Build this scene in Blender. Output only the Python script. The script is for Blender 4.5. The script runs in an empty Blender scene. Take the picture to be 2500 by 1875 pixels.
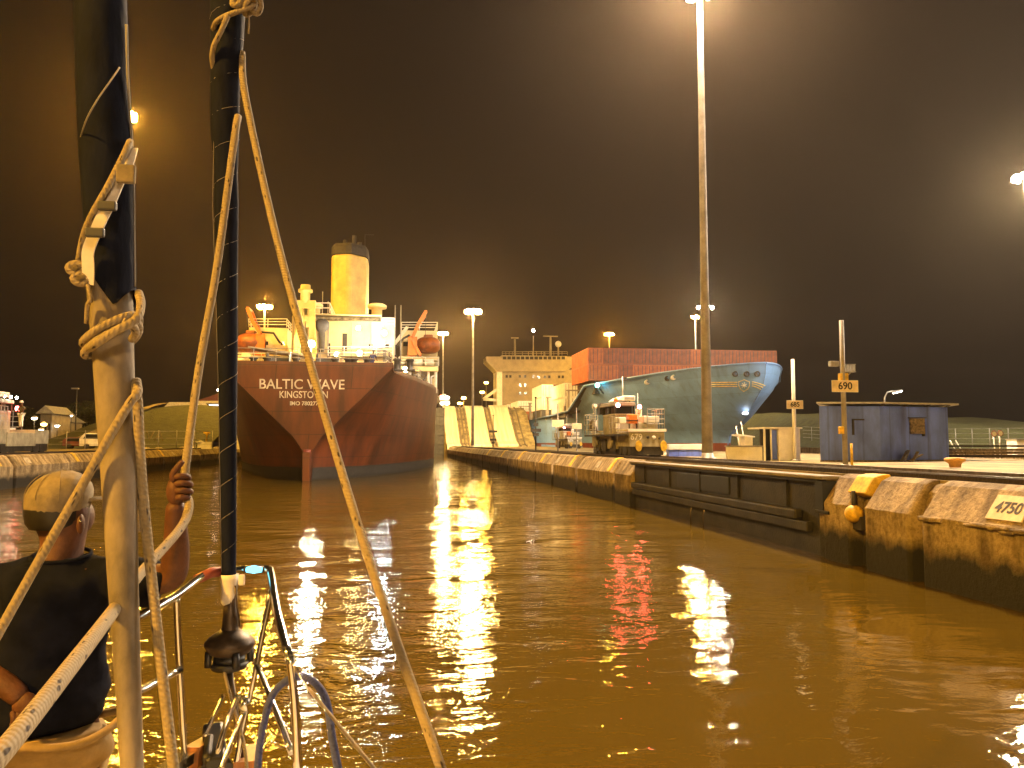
import bpy, math, random
from mathutils import Vector, Matrix
random.seed(7)
S = bpy.context.scene
C = S.collection
R = math.radians

# ------------------------------------------------------------------ camera
CAM = Vector((0, 0, 2.8))
YAW, PITCH, F = R(8.09), R(4.10), 2000.0
fwd = Vector((math.sin(YAW)*math.cos(PITCH), math.cos(YAW)*math.cos(PITCH), math.sin(PITCH)))
right = Vector((math.cos(YAW), -math.sin(YAW), 0))
upv = right.cross(fwd)
cd = bpy.data.cameras.new('camera')
cam = bpy.data.objects.new('camera', cd); C.objects.link(cam)
cam.matrix_world = Matrix((
    (right.x, upv.x, -fwd.x, CAM.x), (right.y, upv.y, -fwd.y, CAM.y),
    (right.z, upv.z, -fwd.z, CAM.z), (0, 0, 0, 1)))
cd.sensor_width = 36; cd.lens = 36*F/2500; cd.clip_start = 0.05; cd.clip_end = 5000
S.camera = cam

def ray(u, v):
    return fwd + right*((u-1250)/F) + upv*((937.5-v)/F)
def at(u, v, Y):
    d = ray(u, v); return CAM + d*(Y/d.y)
def on_z(u, v, z):
    d = ray(u, v); return CAM + d*((z-CAM.z)/d.z)
def on_x(u, v, x):
    d = ray(u, v); return CAM + d*((x-CAM.x)/d.x)

# ------------------------------------------------------------------ world (night sky under town glow)
W = bpy.data.worlds.new('World'); S.world = W; W.use_nodes = True
nt = W.node_tree; nt.nodes.clear()
out = nt.nodes.new('ShaderNodeOutputWorld'); bg = nt.nodes.new('ShaderNodeBackground')
tc = nt.nodes.new('ShaderNodeTexCoord'); sep = nt.nodes.new('ShaderNodeSeparateXYZ')
ramp = nt.nodes.new('ShaderNodeValToRGB'); noi = nt.nodes.new('ShaderNodeTexNoise'); mx = nt.nodes.new('ShaderNodeMix')
mx.data_type = 'RGBA'; mx.blend_type = 'MULTIPLY'; mx.inputs[0].default_value = 1
noi.inputs['Scale'].default_value = 2.2; noi.inputs['Detail'].default_value = 5
r2 = nt.nodes.new('ShaderNodeValToRGB')
r2.color_ramp.elements[0].color = (.7, .7, .72, 1); r2.color_ramp.elements[1].color = (1.3, 1.25, 1.2, 1)
r2.color_ramp.elements[0].position = .3; r2.color_ramp.elements[1].position = .75
e = ramp.color_ramp.elements
e[0].position = 0.0; e[0].color = (.0050, .0044, .0036, 1)
e[1].position = 0.6; e[1].color = (.0075, .0056, .0038, 1)
L = nt.links.new
L(tc.outputs['Generated'], sep.inputs[0]); L(sep.outputs['Z'], ramp.inputs[0])
L(tc.outputs['Generated'], noi.inputs['Vector']); L(noi.outputs['Fac'], r2.inputs[0])
L(ramp.outputs[0], mx.inputs[6]); L(r2.outputs[0], mx.inputs[7])
L(mx.outputs[2], bg.inputs['Color']); L(bg.outputs[0], out.inputs['Surface'])
bg.inputs['Strength'].default_value = 1.0

# ------------------------------------------------------------------ exposure, sampling
S.view_settings.view_transform = 'Standard'; S.view_settings.look = 'None'
S.view_settings.exposure = 0.0; S.view_settings.gamma = 1.0
cy = S.cycles
try:
    cy.use_denoising = True; cy.denoiser = 'OPENIMAGEDENOISE'
    cy.max_bounces = 6; cy.diffuse_bounces = 2; cy.glossy_bounces = 4; cy.transmission_bounces = 3
    cy.volume_bounces = 0; cy.use_light_tree = True; cy.caustics_reflective = False
    cy.sample_clamp_indirect = 8.0
except Exception: pass

SODIUM = (1.0, .50, .055)
MAST_I = dict(right=5200, left=6000)      # luminous strength of the mast lamps

# ------------------------------------------------------------------ materials
def mat(name, col, rough=.7, metal=0.0, var=.25, scale=3.0, bump=0.0, bscale=None, col2=None, spec=.5, emis=None, es=0, stretch=None):
    m = bpy.data.materials.new(name); m.use_nodes = True
    n = m.node_tree.nodes; l = m.node_tree.links.new
    b = n['Principled BSDF']; b.inputs['Roughness'].default_value = rough; b.inputs['Metallic'].default_value = metal
    b.inputs['Specular IOR Level'].default_value = spec
    if emis:
        b.inputs['Base Color'].default_value = (*col, 1)
        b.inputs['Emission Color'].default_value = (*emis, 1); b.inputs['Emission Strength'].default_value = es
        return m
    t = n.new('ShaderNodeTexCoord'); no = n.new('ShaderNodeTexNoise'); no.inputs['Scale'].default_value = scale
    no.inputs['Detail'].default_value = 8; no.inputs['Roughness'].default_value = .62
    src = t.outputs['Object']
    if stretch:
        mp = n.new('ShaderNodeMapping'); mp.inputs['Scale'].default_value = stretch; l(src, mp.inputs[0]); src = mp.outputs[0]
    l(src, no.inputs['Vector'])
    rp = n.new('ShaderNodeValToRGB'); l(no.outputs['Fac'], rp.inputs[0])
    c2 = col2 or tuple(c*(1-var*1.6) for c in col)
    rp.color_ramp.elements[0].position = .34; rp.color_ramp.elements[0].color = (*c2, 1)
    rp.color_ramp.elements[1].position = .66; rp.color_ramp.elements[1].color = (*[min(1, c*(1+var*.5)) for c in col], 1)
    l(rp.outputs[0], b.inputs['Base Color'])
    if bump:
        n2 = n.new('ShaderNodeTexNoise'); n2.inputs['Scale'].default_value = bscale or scale*6; n2.inputs['Detail'].default_value = 6
        l(src, n2.inputs['Vector'])
        bp = n.new('ShaderNodeBump'); bp.inputs['Strength'].default_value = 1; bp.inputs['Distance'].default_value = bump
        l(n2.outputs['Fac'], bp.inputs['Height']); l(bp.outputs[0], b.inputs['Normal'])
    return m

def seams(m, sx, sz, depth=.75, rust=.8):
    # weld seams and plate edges as faint darker lines on a painted hull
    n = m.node_tree.nodes; l = m.node_tree.links.new; b = n['Principled BSDF']
    t = n.new('ShaderNodeTexCoord'); sp = n.new('ShaderNodeSeparateXYZ'); l(t.outputs['Object'], sp.inputs[0])
    ad = n.new('ShaderNodeMath'); ad.operation = 'ADD'; l(sp.outputs['X'], ad.inputs[0]); l(sp.outputs['Y'], ad.inputs[1])
    cb = n.new('ShaderNodeCombineXYZ'); l(ad.outputs[0], cb.inputs[0]); l(sp.outputs['Z'], cb.inputs[1])
    br = n.new('ShaderNodeTexBrick'); br.inputs['Scale'].default_value = 1; br.inputs['Brick Width'].default_value = sx; br.inputs['Row Height'].default_value = sz
    br.inputs['Mortar Size'].default_value = .035; br.inputs['Color1'].default_value = (1, 1, 1, 1); br.inputs['Color2'].default_value = (.86, .86, .86, 1); br.inputs['Mortar'].default_value = (depth*.6, depth*.6, depth*.6, 1)
    l(cb.outputs[0], br.inputs['Vector'])
    src = b.inputs['Base Color'].links[0].from_socket
    k = n.new('ShaderNodeMix'); k.data_type = 'RGBA'; k.blend_type = 'MULTIPLY'; k.inputs[0].default_value = 1
    l(src, k.inputs[6]); l(br.outputs['Color'], k.inputs[7])
    # rust runs below the deck edge
    mp = n.new('ShaderNodeMapping'); mp.inputs['Scale'].default_value = (1.3, 1.3, .10); l(t.outputs['Object'], mp.inputs[0])
    no = n.new('ShaderNodeTexNoise'); no.inputs['Scale'].default_value = 1.0; no.inputs['Detail'].default_value = 5; l(mp.outputs[0], no.inputs['Vector'])
    rr = n.new('ShaderNodeValToRGB'); rr.color_ramp.elements[0].position = .54; rr.color_ramp.elements[0].color = (1, 1, 1, 1)
    rr.color_ramp.elements[1].position = .68; rr.color_ramp.elements[1].color = (.55, .42, .32, 1); l(no.outputs['Fac'], rr.inputs[0])
    k2 = n.new('ShaderNodeMix'); k2.data_type = 'RGBA'; k2.blend_type = 'MULTIPLY'; k2.inputs[0].default_value = rust
    l(k.outputs[2], k2.inputs[6]); l(rr.outputs[0], k2.inputs[7]); l(k2.outputs[2], b.inputs['Base Color'])

def glow(name, col, strength):
    m = bpy.data.materials.new(name); m.use_nodes = True
    n = m.node_tree.nodes; n.clear()
    o = n.new('ShaderNodeOutputMaterial'); em = n.new('ShaderNodeEmission')
    em.inputs[0].default_value = (*col, 1); em.inputs[1].default_value = strength
    m.node_tree.links.new(em.outputs[0], o.inputs[0]); return m

def wall_mat(name, dark_z=.70):
    # old lock concrete: pitted, blotched, with the wet weed-dark band along the water
    m = bpy.data.materials.new(name); m.use_nodes = True
    n = m.node_tree.nodes; l = m.node_tree.links.new; b = n['Principled BSDF']
    b.inputs['Roughness'].default_value = .85
    g = n.new('ShaderNodeNewGeometry'); sp = n.new('ShaderNodeSeparateXYZ'); l(g.outputs['Position'], sp.inputs[0])
    n1 = n.new('ShaderNodeTexNoise'); n1.inputs['Scale'].default_value = 1.1; n1.inputs['Detail'].default_value = 10; n1.inputs['Roughness'].default_value = .7
    n2 = n.new('ShaderNodeTexNoise'); n2.inputs['Scale'].default_value = 9; n2.inputs['Detail'].default_value = 8; n2.inputs['Roughness'].default_value = .7
    mp = n.new('ShaderNodeMapping'); mp.inputs['Scale'].default_value = (1, 1.6, .28); l(g.outputs['Position'], mp.inputs[0])
    n3 = n.new('ShaderNodeTexNoise'); n3.inputs['Scale'].default_value = 1.7; n3.inputs['Detail'].default_value = 6; l(mp.outputs[0], n3.inputs['Vector'])
    l(g.outputs['Position'], n1.inputs['Vector']); l(g.outputs['Position'], n2.inputs['Vector'])
    r1 = n.new('ShaderNodeValToRGB'); l(n1.outputs['Fac'], r1.inputs[0])
    r1.color_ramp.elements[0].position = .32; r1.color_ramp.elements[0].color = (.23, .17, .09, 1)
    r1.color_ramp.elements[1].position = .68; r1.color_ramp.elements[1].color = (.50, .385, .21, 1)
    r2 = n.new('ShaderNodeValToRGB'); l(n2.outputs['Fac'], r2.inputs[0])
    r2.color_ramp.elements[0].position = .36; r2.color_ramp.elements[0].color = (.55, .52, .47, 1)
    r2.color_ramp.elements[1].position = .56; r2.color_ramp.elements[1].color = (1, 1, 1, 1)
    r3 = n.new('ShaderNodeValToRGB'); l(n3.outputs['Fac'], r3.inputs[0])
    r3.color_ramp.elements[0].position = .38; r3.color_ramp.elements[0].color = (.42, .39, .33, 1)
    r3.color_ramp.elements[1].position = .6; r3.color_ramp.elements[1].color = (1, 1, 1, 1)
    def mul(a, c):
        k = n.new('ShaderNodeMix'); k.data_type = 'RGBA'; k.blend_type = 'MULTIPLY'; k.inputs[0].default_value = 1
        l(a, k.inputs[6]); l(c, k.inputs[7]); return k.outputs[2]
    c = mul(mul(r1.outputs[0], r2.outputs[0]), r3.outputs[0])
    ad = n.new('ShaderNodeMath'); ad.operation = 'MULTIPLY_ADD'; l(n3.outputs['Fac'], ad.inputs[0]); ad.inputs[1].default_value = -.75; l(sp.outputs['Z'], ad.inputs[2])
    mr = n.new('ShaderNodeMapRange'); l(ad.outputs[0], mr.inputs[0]); mr.inputs[1].default_value = dark_z-.50; mr.inputs[2].default_value = dark_z-.22
    k = n.new('ShaderNodeMix'); k.data_type = 'RGBA'; l(mr.outputs[0], k.inputs[0]); k.inputs[6].default_value = (.012, .011, .007, 1); l(c, k.inputs[7])
    l(k.outputs[2], b.inputs['Base Color'])
    bp = n.new('ShaderNodeBump'); bp.inputs['Distance'].default_value = .05; bp.inputs['Strength'].default_value = .9
    s = n.new('ShaderNodeMath'); s.operation = 'ADD'; l(n2.outputs['Fac'], s.inputs[0]); l(n1.outputs['Fac'], s.inputs[1])
    l(s.outputs[0], bp.inputs['Height']); l(bp.outputs[0], b.inputs['Normal'])
    return m

def rope_mat(name, col, fleck, density=1.0, twist=True):
    m = bpy.data.materials.new(name); m.use_nodes = True
    n = m.node_tree.nodes; l = m.node_tree.links.new; b = n['Principled BSDF']; b.inputs['Roughness'].default_value = .85
    uv = n.new('ShaderNodeUVMap'); mp = n.new('ShaderNodeMapping'); mp.inputs['Rotation'].default_value = (0, 0, R(0)); l(uv.outputs[0], mp.inputs[0])
    # flecks: short dark dashes scattered along the braid
    sp = n.new('ShaderNodeSeparateXYZ'); l(mp.outputs[0], sp.inputs[0])
    br = n.new('ShaderNodeTexVoronoi'); br.feature = 'F1'
    m2 = n.new('ShaderNodeMapping'); m2.inputs['Scale'].default_value = (5.0, 26*density, 1); m2.inputs['Rotation'].default_value = (0, 0, R(14)); l(uv.outputs[0], m2.inputs[0]); l(m2.outputs[0], br.inputs['Vector'])
    br.inputs['Scale'].default_value = 1.0
    nz = n.new('ShaderNodeTexNoise'); nz.inputs['Scale'].default_value = 9; l(uv.outputs[0], nz.inputs['Vector'])
    av = n.new('ShaderNodeMath'); av.operation = 'MULTIPLY_ADD'; l(nz.outputs['Fac'], av.inputs[0]); av.inputs[1].default_value = .5; l(br.outputs['Distance'], av.inputs[2])
    rp = n.new('ShaderNodeValToRGB'); l(av.outputs[0], rp.inputs[0])
    rp.color_ramp.elements[0].position = .38; rp.color_ramp.elements[0].color = (*fleck, 1)
    rp.color_ramp.elements[1].position = .48; rp.color_ramp.elements[1].color = (*col, 1)
    no = n.new('ShaderNodeTexNoise'); no.inputs['Scale'].default_value = 30; l(uv.outputs[0], no.inputs['Vector'])
    k = n.new('ShaderNodeMix'); k.data_type = 'RGBA'; k.blend_type = 'MULTIPLY'; k.inputs[0].default_value = .45
    l(rp.outputs[0], k.inputs[6]); l(no.outputs['Fac'], k.inputs[7]); l(k.outputs[2], b.inputs['Base Color'])
    wv = n.new('ShaderNodeTexWave'); wv.wave_type = 'BANDS'; wv.bands_direction = 'DIAGONAL'; wv.inputs['Scale'].default_value = 1
    m3 = n.new('ShaderNodeMapping'); m3.inputs['Scale'].default_value = (2, 60, 1); l(uv.outputs[0], m3.inputs[0]); l(m3.outputs[0], wv.inputs['Vector'])
    bp = n.new('ShaderNodeBump'); bp.inputs['Distance'].default_value = .0012; l(wv.outputs['Fac'], bp.inputs['Height']); l(bp.outputs[0], b.inputs['Normal'])
    return m

def water_mat():
    m = bpy.data.materials.new('murky_water'); m.use_nodes = True
    n = m.node_tree.nodes; l = m.node_tree.links.new; b = n['Principled BSDF']
    b.inputs['Roughness'].default_value = .055; b.inputs['IOR'].default_value = 1.33; b.inputs['Specular IOR Level'].default_value = .5
    g = n.new('ShaderNodeNewGeometry')
    def noise(scale, sx, sy, det, rot=0, dist=0):
        mp = n.new('ShaderNodeMapping'); mp.inputs['Scale'].default_value = (sx, sy, 1); mp.inputs['Rotation'].default_value = (0, 0, rot)
        l(g.outputs['Position'], mp.inputs[0])
        t = n.new('ShaderNodeTexNoise'); t.inputs['Scale'].default_value = scale; t.inputs['Detail'].default_value = det; t.inputs['Distortion'].default_value = dist
        l(mp.outputs[0], t.inputs['Vector']); return t.outputs['Fac']
    a = noise(.55, .75, 1.2, 3, R(12), .6); c = noise(2.0, .7, 1.3, 4, R(-15), .8); d = noise(9, .8, 1.2, 3, R(25), .4)
    f_ = noise(26, .9, 1.1, 2); pm = noise(.09, 1, 1.6, 4, 0, 1.2)
    def madd(x, k, y=None):
        t = n.new('ShaderNodeMath'); t.operation = 'MULTIPLY_ADD' if y is not None else 'MULTIPLY'
        l(x, t.inputs[0]); t.inputs[1].default_value = k
        if y is not None: l(y, t.inputs[2])
        return t.outputs[0]
    # eddies: patches where the surface is broken up more than elsewhere
    pr = n.new('ShaderNodeMapRange'); l(pm, pr.inputs[0]); pr.inputs[1].default_value = .40; pr.inputs[2].default_value = .62; pr.inputs[3].default_value = .22; pr.inputs[4].default_value = 1.7
    fine = n.new('ShaderNodeMath'); fine.operation = 'MULTIPLY'; l(madd(f_, .0022, madd(d, .011, madd(c, .030))), fine.inputs[0]); l(pr.outputs[0], fine.inputs[1])
    h = madd(a, .12, fine.outputs[0])
    bp = n.new('ShaderNodeBump'); bp.inputs['Distance'].default_value = 1.0; bp.inputs['Strength'].default_value = .55
    l(h, bp.inputs['Height']); l(bp.outputs[0], b.inputs['Normal'])
    rp = n.new('ShaderNodeValToRGB'); l(noise(.25, 1, 1, 5), rp.inputs[0])
    rp.color_ramp.elements[0].color = (.068, .042, .004, 1); rp.color_ramp.elements[1].color = (.098, .062, .006, 1)
    l(rp.outputs[0], b.inputs['Base Color'])
    return m

M = dict(
    wall=wall_mat('lock_concrete'),
    pave=mat('pavement_concrete', (.29, .225, .10), .85, var=.5, scale=.6, bump=.01, bscale=8),
    track=mat('rusty_track_bed', (.022, .013, .008), .9, var=.4, scale=2, bump=.02, bscale=12),
    steel=mat('rail_steel', (.22, .18, .14), .4, .8, var=.3, scale=4),
    grass=mat('grass_green', (.048, .050, .009), .95, var=.5, scale=.9, bump=.25, bscale=3, col2=(.030, .032, .006)),
    water=water_mat(),
    rampc=mat('ramp_concrete', (.68, .60, .38), .85, var=.22, scale=.8, stretch=(2.5, .12, .12), bump=.01),
    yellow=mat('yellow_paint', (.72, .46, .03), .6, var=.3, scale=5),
    plate=mat('pale_painted_plate', (.40, .34, .24), .7, var=.35, scale=6),
    sign=mat('sign_board_paint', (.66, .54, .34), .65, var=.15, scale=6),
    ink=mat('dark_paint', (.03, .025, .02), .7, var=.2),
    gate=mat('gate_steel', (.030, .027, .020), .6, .2, var=.5, scale=1.2, bump=.01, bscale=14),
    gatedark=mat('gate_recess_dark', (.012, .015, .016), .5, var=.3),
    timber=mat('weathered_timber', (.16, .12, .075), .8, var=.5, scale=2, stretch=(6, .6, 6), bump=.01),
    shipred=mat('red_oxide_hull', (.098, .021, .003), .5, var=.45, scale=.5, stretch=(1, 1, .25)),
    shipwhite=mat('cream_ship_paint', (.74, .62, .34), .5, var=.12, scale=.8),
    shipletter=mat('white_lettering', (.52, .47, .38), .6, var=.3, scale=1.5),
    funnel=mat('yellow_funnel_paint', (.56, .40, .09), .5, var=.2, scale=.7),
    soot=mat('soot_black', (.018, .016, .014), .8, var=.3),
    orange=mat('orange_boat_paint', (.72, .19, .02), .45, var=.2, scale=1.5),
    lifeboat=mat('shaded_orange_paint', (.30, .080, .012), .5, var=.35, scale=1.5),  # darker orange: shade on the boats is put into the colour
    darkgrey=mat('dark_fittings', (.035, .034, .036), .55, var=.3),
    bluehull=mat('pale_blue_hull_paint', (.19, .36, .72), .42, var=.14, scale=.25),
    boot=mat('dull_red_boot_paint', (.22, .05, .035), .6, var=.3, scale=.5),
    white=mat('white_paint', (.78, .76, .70), .55, var=.12, scale=2),
    glass=mat('dark_window_glass', (.02, .022, .025), .08, var=.1),
    shed=mat('blue_shed_paint', (.11, .185, .74), .65, var=.25, scale=1.2, stretch=(1, 1, .4)),
    roofmetal=mat('grey_roof_metal', (.45, .44, .42), .5, .3, var=.2),
    grey=mat('galvanised_grey', (.36, .35, .33), .5, .5, var=.2, scale=2),
    polep=mat('painted_pole', (.30, .27, .24), .6, .1, var=.25, scale=1.5),
    mule=mat('locomotive_body_paint', (.42, .38, .26), .5, .2, var=.3, scale=1.5),
    muledark=mat('locomotive_dark_metal', (.05, .045, .035), .6, .4, var=.4, scale=2),
    navy=mat('navy_sailcloth', (.006, .008, .020), .85, spec=.12, var=.4, scale=14, bump=.004, bscale=30, stretch=(1, 1, .35)),
    sail=mat('white_sailcloth', (.21, .17, .12), .8, var=.4, scale=9, bump=.006, bscale=16, stretch=(1, 1, .5)),
    chrome=mat('polished_stainless', (.72, .70, .66), .16, 1.0, var=.05),
    tape=mat('white_tape', (.66, .61, .55), .7, var=.15, scale=12, bump=.003, bscale=40),
    black=mat('black_plastic', (.016, .015, .014), .45, var=.3, scale=10),
    bronze=mat('dark_bronze', (.08, .055, .035), .45, .5, var=.3, scale=20),
    teak=mat('varnished_teak', (.30, .11, .025), .4, var=.4, scale=6, stretch=(8, 1, 1)),
    gel=mat('cream_gelcoat', (.72, .68, .58), .35, var=.06, scale=2),
    rope=rope_mat('flecked_braid', (.32, .25, .145), (.05, .035, .03)),
    bluerope=rope_mat('blue_twisted_rope', (.045, .06, .20), (.02, .025, .09)),
    skin=mat('brown_skin', (.100, .040, .019), .6, spec=.3, var=.25, scale=22, bump=.0015, bscale=160),
    shirt=mat('navy_cotton', (.009, .010, .018), .95, spec=.06, var=.3, scale=12, bump=.008, bscale=7),
    khaki=mat('khaki_canvas', (.32, .21, .07), .85, var=.25, scale=6, bump=.006, bscale=12),
    cap=mat('beige_cap_cotton', (.23, .18, .105), .85, var=.3, scale=14, bump=.004, bscale=40),
    hair=mat('black_hair', (.010, .008, .007), .5, var=.3, scale=40),
    leaf=mat('dark_leaves', (.022, .034, .010), .8, var=.5, scale=1.0),
    bark=mat('bark', (.10, .07, .04), .9, var=.4, scale=4),
    redroof=mat('red_roof_tiles', (.20, .06, .035), .8, var=.3, scale=3),
    plaster=mat('pale_plaster', (.22, .19, .15), .85, var=.2, scale=1),
)
CONT = {
    'red': mat('red_container_steel', (.40, .095, .018), .55, var=.25, scale=.8),
    'rust': mat('rust_brown_container_steel', (.24, .055, .025), .6, var=.25, scale=.8),
    'crimson': mat('dull_red_container_steel', (.25, .055, .014), .55, var=.3, scale=.8),
    'white': mat('white_container_steel', (.74, .68, .56), .55, var=.15, scale=.8),
    'green': mat('olive_container_steel', (.10, .11, .05), .6, var=.25, scale=.8),
    'brown': mat('dark_brown_container_steel', (.10, .045, .03), .6, var=.25, scale=.8),
    'grey': mat('grey_container_steel', (.30, .29, .30), .6, var=.2, scale=.8),
}

seams(M['shipred'], 5.5, 1.7); seams(M['bluehull'], 9, 2.3, 1.3, .3); seams(M['shed'], 1.2, 3, 1.2)
# ------------------------------------------------------------------ mesh builder
class MB:
    def __init__(s): s.v = []; s.f = []; s.uv = []; s.sm = []
    def face(s, idx, uv=None, smooth=False):
        s.f.append(tuple(idx)); s.uv.append(uv or [(0, 0)]*len(idx)); s.sm.append(smooth)
    def box(s, x0, x1, y0, y1, z0, z1, rz=0, about=None):
        b = len(s.v); P = [(x, y, z) for z in (z0, z1) for y in (y0, y1) for x in (x0, x1)]
        if rz:
            ax, ay = about or ((x0+x1)/2, (y0+y1)/2); c, q = math.cos(rz), math.sin(rz)
            P = [(ax+(x-ax)*c-(y-ay)*q, ay+(x-ax)*q+(y-ay)*c, z) for x, y, z in P]
        s.v += P
        for i in ((0, 2, 3, 1), (4, 5, 7, 6), (0, 1, 5, 4), (2, 6, 7, 3), (0, 4, 6, 2), (1, 3, 7, 5)): s.face([b+k for k in i])
        return s
    def cbox(s, c, d, rz=0):
        return s.box(c[0]-d[0]/2, c[0]+d[0]/2, c[1]-d[1]/2, c[1]+d[1]/2, c[2]-d[2]/2, c[2]+d[2]/2, rz)
    def prism(s, poly, axis, a, b):
        # poly in the plane of the two other axes (in x,y,z order), extruded along axis from a to b
        k = len(s.v); n = len(poly)
        for t in (a, b):
            for p, q in poly:
                s.v.append({'x': (t, p, q), 'y': (p, t, q), 'z': (p, q, t)}[axis])
        s.face(range(k+n-1, k-1, -1)); s.face(range(k+n, k+2*n))
        for i in range(n):
            j = (i+1) % n; s.face((k+i, k+j, k+n+j, k+n+i))
        return s
    def loft(s, rings, cap=True, smooth=True, closed=True):
        k = len(s.v); n = len(rings[0])
        for r in rings: s.v += [tuple(p) for p in r]
        for a in range(len(rings)-1):
            for i in range(n if closed else n-1):
                j = (i+1) % n
                s.face((k+a*n+i, k+a*n+j, k+(a+1)*n+j, k+(a+1)*n+i),
                       [(i/n, a), ((i+1)/n, a), ((i+1)/n, a+1), (i/n, a+1)], smooth)
        if cap:
            s.face(range(k+n-1, k-1, -1)); m = k+(len(rings)-1)*n; s.face(range(m, m+n))
        return s
    def tube(s, pts, r, n=8, cap=True, closed=False, smooth=True):
        pts = [Vector(p) for p in pts]; N = len(pts)
        rs = r if isinstance(r, (list, tuple)) else [r]*N
        k = len(s.v); up = None; dist = 0; ds = []
        for i, p in enumerate(pts):
            if closed: t = pts[(i+1) % N]-pts[i-1]
            else: t = pts[min(i+1, N-1)]-pts[max(i-1, 0)]
            t.normalize()
            if up is None:
                up = Vector((0, 0, 1)) if abs(t.z) < .9 else Vector((1, 0, 0))
            up = (up-t*up.dot(t))
            if up.length < 1e-6: up = t.orthogonal()
            up.normalize(); sd = t.cross(up)
            for q in range(n):
                a = 2*math.pi*q/n; s.v.append(tuple(p+(up*math.cos(a)+sd*math.sin(a))*rs[i]))
            if i: dist += (pts[i]-pts[i-1]).length
            ds.append(dist)
        last = N if closed else N-1
        for i in range(last):
            j = (i+1) % N; dj = ds[j] if j else dist+(pts[0]-pts[-1]).length
            for q in range(n):
                w = (q+1) % n
                s.face((k+i*n+q, k+i*n+w, k+j*n+w, k+j*n+q),
                       [(q/n, ds[i]), ((q+1)/n, ds[i]), ((q+1)/n, dj), (q/n, dj)], smooth)
        if cap and not closed:
            s.face(range(k+n-1, k-1, -1)); m = k+(N-1)*n; s.face(range(m, m+n))
        return s
    def lathe(s, prof, c=(0, 0, 0), n=16, axis='z', smooth=True):
        rings = []
        for r, h in prof:
            ring = []
            for q in range(n):
                a = 2*math.pi*q/n; x, y = r*math.cos(a), r*math.sin(a)
                p = {'z': (x, y, h), 'y': (x, h, -y), 'x': (h, x, y)}[axis]
                ring.append((c[0]+p[0], c[1]+p[1], c[2]+p[2]))
            rings.append(ring)
        return s.loft(rings, True, smooth)
    def ball(s, c, r, n=12, m=8):
        rr = r if isinstance(r, (list, tuple)) else (r, r, r)
        rings = []
        for i in range(m+1):
            t = math.pi*i/m; q = max(math.sin(t), .02)
            rings.append([(c[0]+rr[0]*q*math.cos(2*math.pi*k/n), c[1]+rr[1]*q*math.sin(2*math.pi*k/n), c[2]-rr[2]*math.cos(t)) for k in range(n)])
        return s.loft(rings)
    def beam(s, a, b, w, h=None):
        # square-section bar from a to b
        h = h or w; a, b = Vector(a), Vector(b); t = (b-a).normalized()
        up = Vector((0, 0, 1)) if abs(t.z) < .95 else Vector((0, 1, 0))
        sd = t.cross(up).normalized(); up = sd.cross(t)
        R_ = lambda p: [tuple(p+sd*(x*w/2)+up*(y*h/2)) for x, y in ((-1, -1), (1, -1), (1, 1), (-1, 1))]
        return s.loft([R_(a), R_(b)], True, False)
    def build(s, name, m, parent=None, bevel=0, sub=0):
        me = bpy.data.meshes.new(name); me.from_pydata(s.v, [], s.f); me.update()
        uvl = me.uv_layers.new(name='UVMap')
        flat = [c for f in s.uv for p in f for c in p]
        uvl.data.foreach_set('uv', flat)
        me.polygons.foreach_set('use_smooth', s.sm)
        o = bpy.data.objects.new(name, me); C.objects.link(o)
        for mm in (m if isinstance(m, list) else [m]): me.materials.append(mm)
        if parent: o.parent = parent
        if bevel:
            k = o.modifiers.new('b', 'BEVEL'); k.width = bevel; k.segments = 2; k.limit_method = 'ANGLE'; k.angle_limit = R(40)
        if sub:
            k = o.modifiers.new('s', 'SUBSURF'); k.levels = sub; k.render_levels = sub
        return o

def tag(o, label, cat, group=None, kind=None):
    o['label'] = label; o['category'] = cat
    if group: o['group'] = group
    if kind: o['kind'] = kind
    return o
def thing(name, label, cat, loc=(0, 0, 0), rz=0, group=None):
    o = bpy.data.objects.new(name, None); C.objects.link(o); o.location = loc; o.rotation_euler = (0, 0, rz)
    return tag(o, label, cat, group)
def struct(o): o['kind'] = 'structure'; return o
kids = {}
def copy_tree(o, parent=None):
    c = o.copy(); C.objects.link(c)
    if parent: c.parent = parent
    for ch in [x for x in S.objects if x.parent == o]: copy_tree(ch, c)
    return c
def dup(o, loc, rz, label, group=None):
    c = copy_tree(o); c.location = loc; c.rotation_euler = (0, 0, rz); c['label'] = label
    if group: c['group'] = group
    return c
def text(s, size, m, parent, M4, name='lettering', ext=.004, bold=0, align='CENTER', xs=1.0):
    cu = bpy.data.curves.new(name, 'FONT'); cu.body = s; cu.size = size; cu.align_x = align; cu.align_y = 'CENTER'
    cu.extrude = ext; cu.offset = bold
    t = bpy.data.objects.new('tmp', cu); C.objects.link(t)
    me = bpy.data.meshes.new_from_object(t.evaluated_get(bpy.context.evaluated_depsgraph_get()))
    bpy.data.objects.remove(t); bpy.data.curves.remove(cu)
    me.transform(Matrix.Diagonal((xs, 1, 1, 1))); me.transform(M4)
    me.materials.clear(); me.materials.append(m)
    o = bpy.data.objects.new(name, me); C.objects.link(o)
    if parent: o.parent = parent
    return o
def face_neg_y(p): return Matrix.Translation(p) @ Matrix.Rotation(R(90), 4, 'X')
def lerp(a, b, t): return a+(b-a)*t
def interp(x, xs, ys):
    if x <= xs[0]: return ys[0]
    for i in range(len(xs)-1):
        if x <= xs[i+1]: return lerp(ys[i], ys[i+1], (x-xs[i])/(xs[i+1]-xs[i]))
    return ys[-1]
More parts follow.
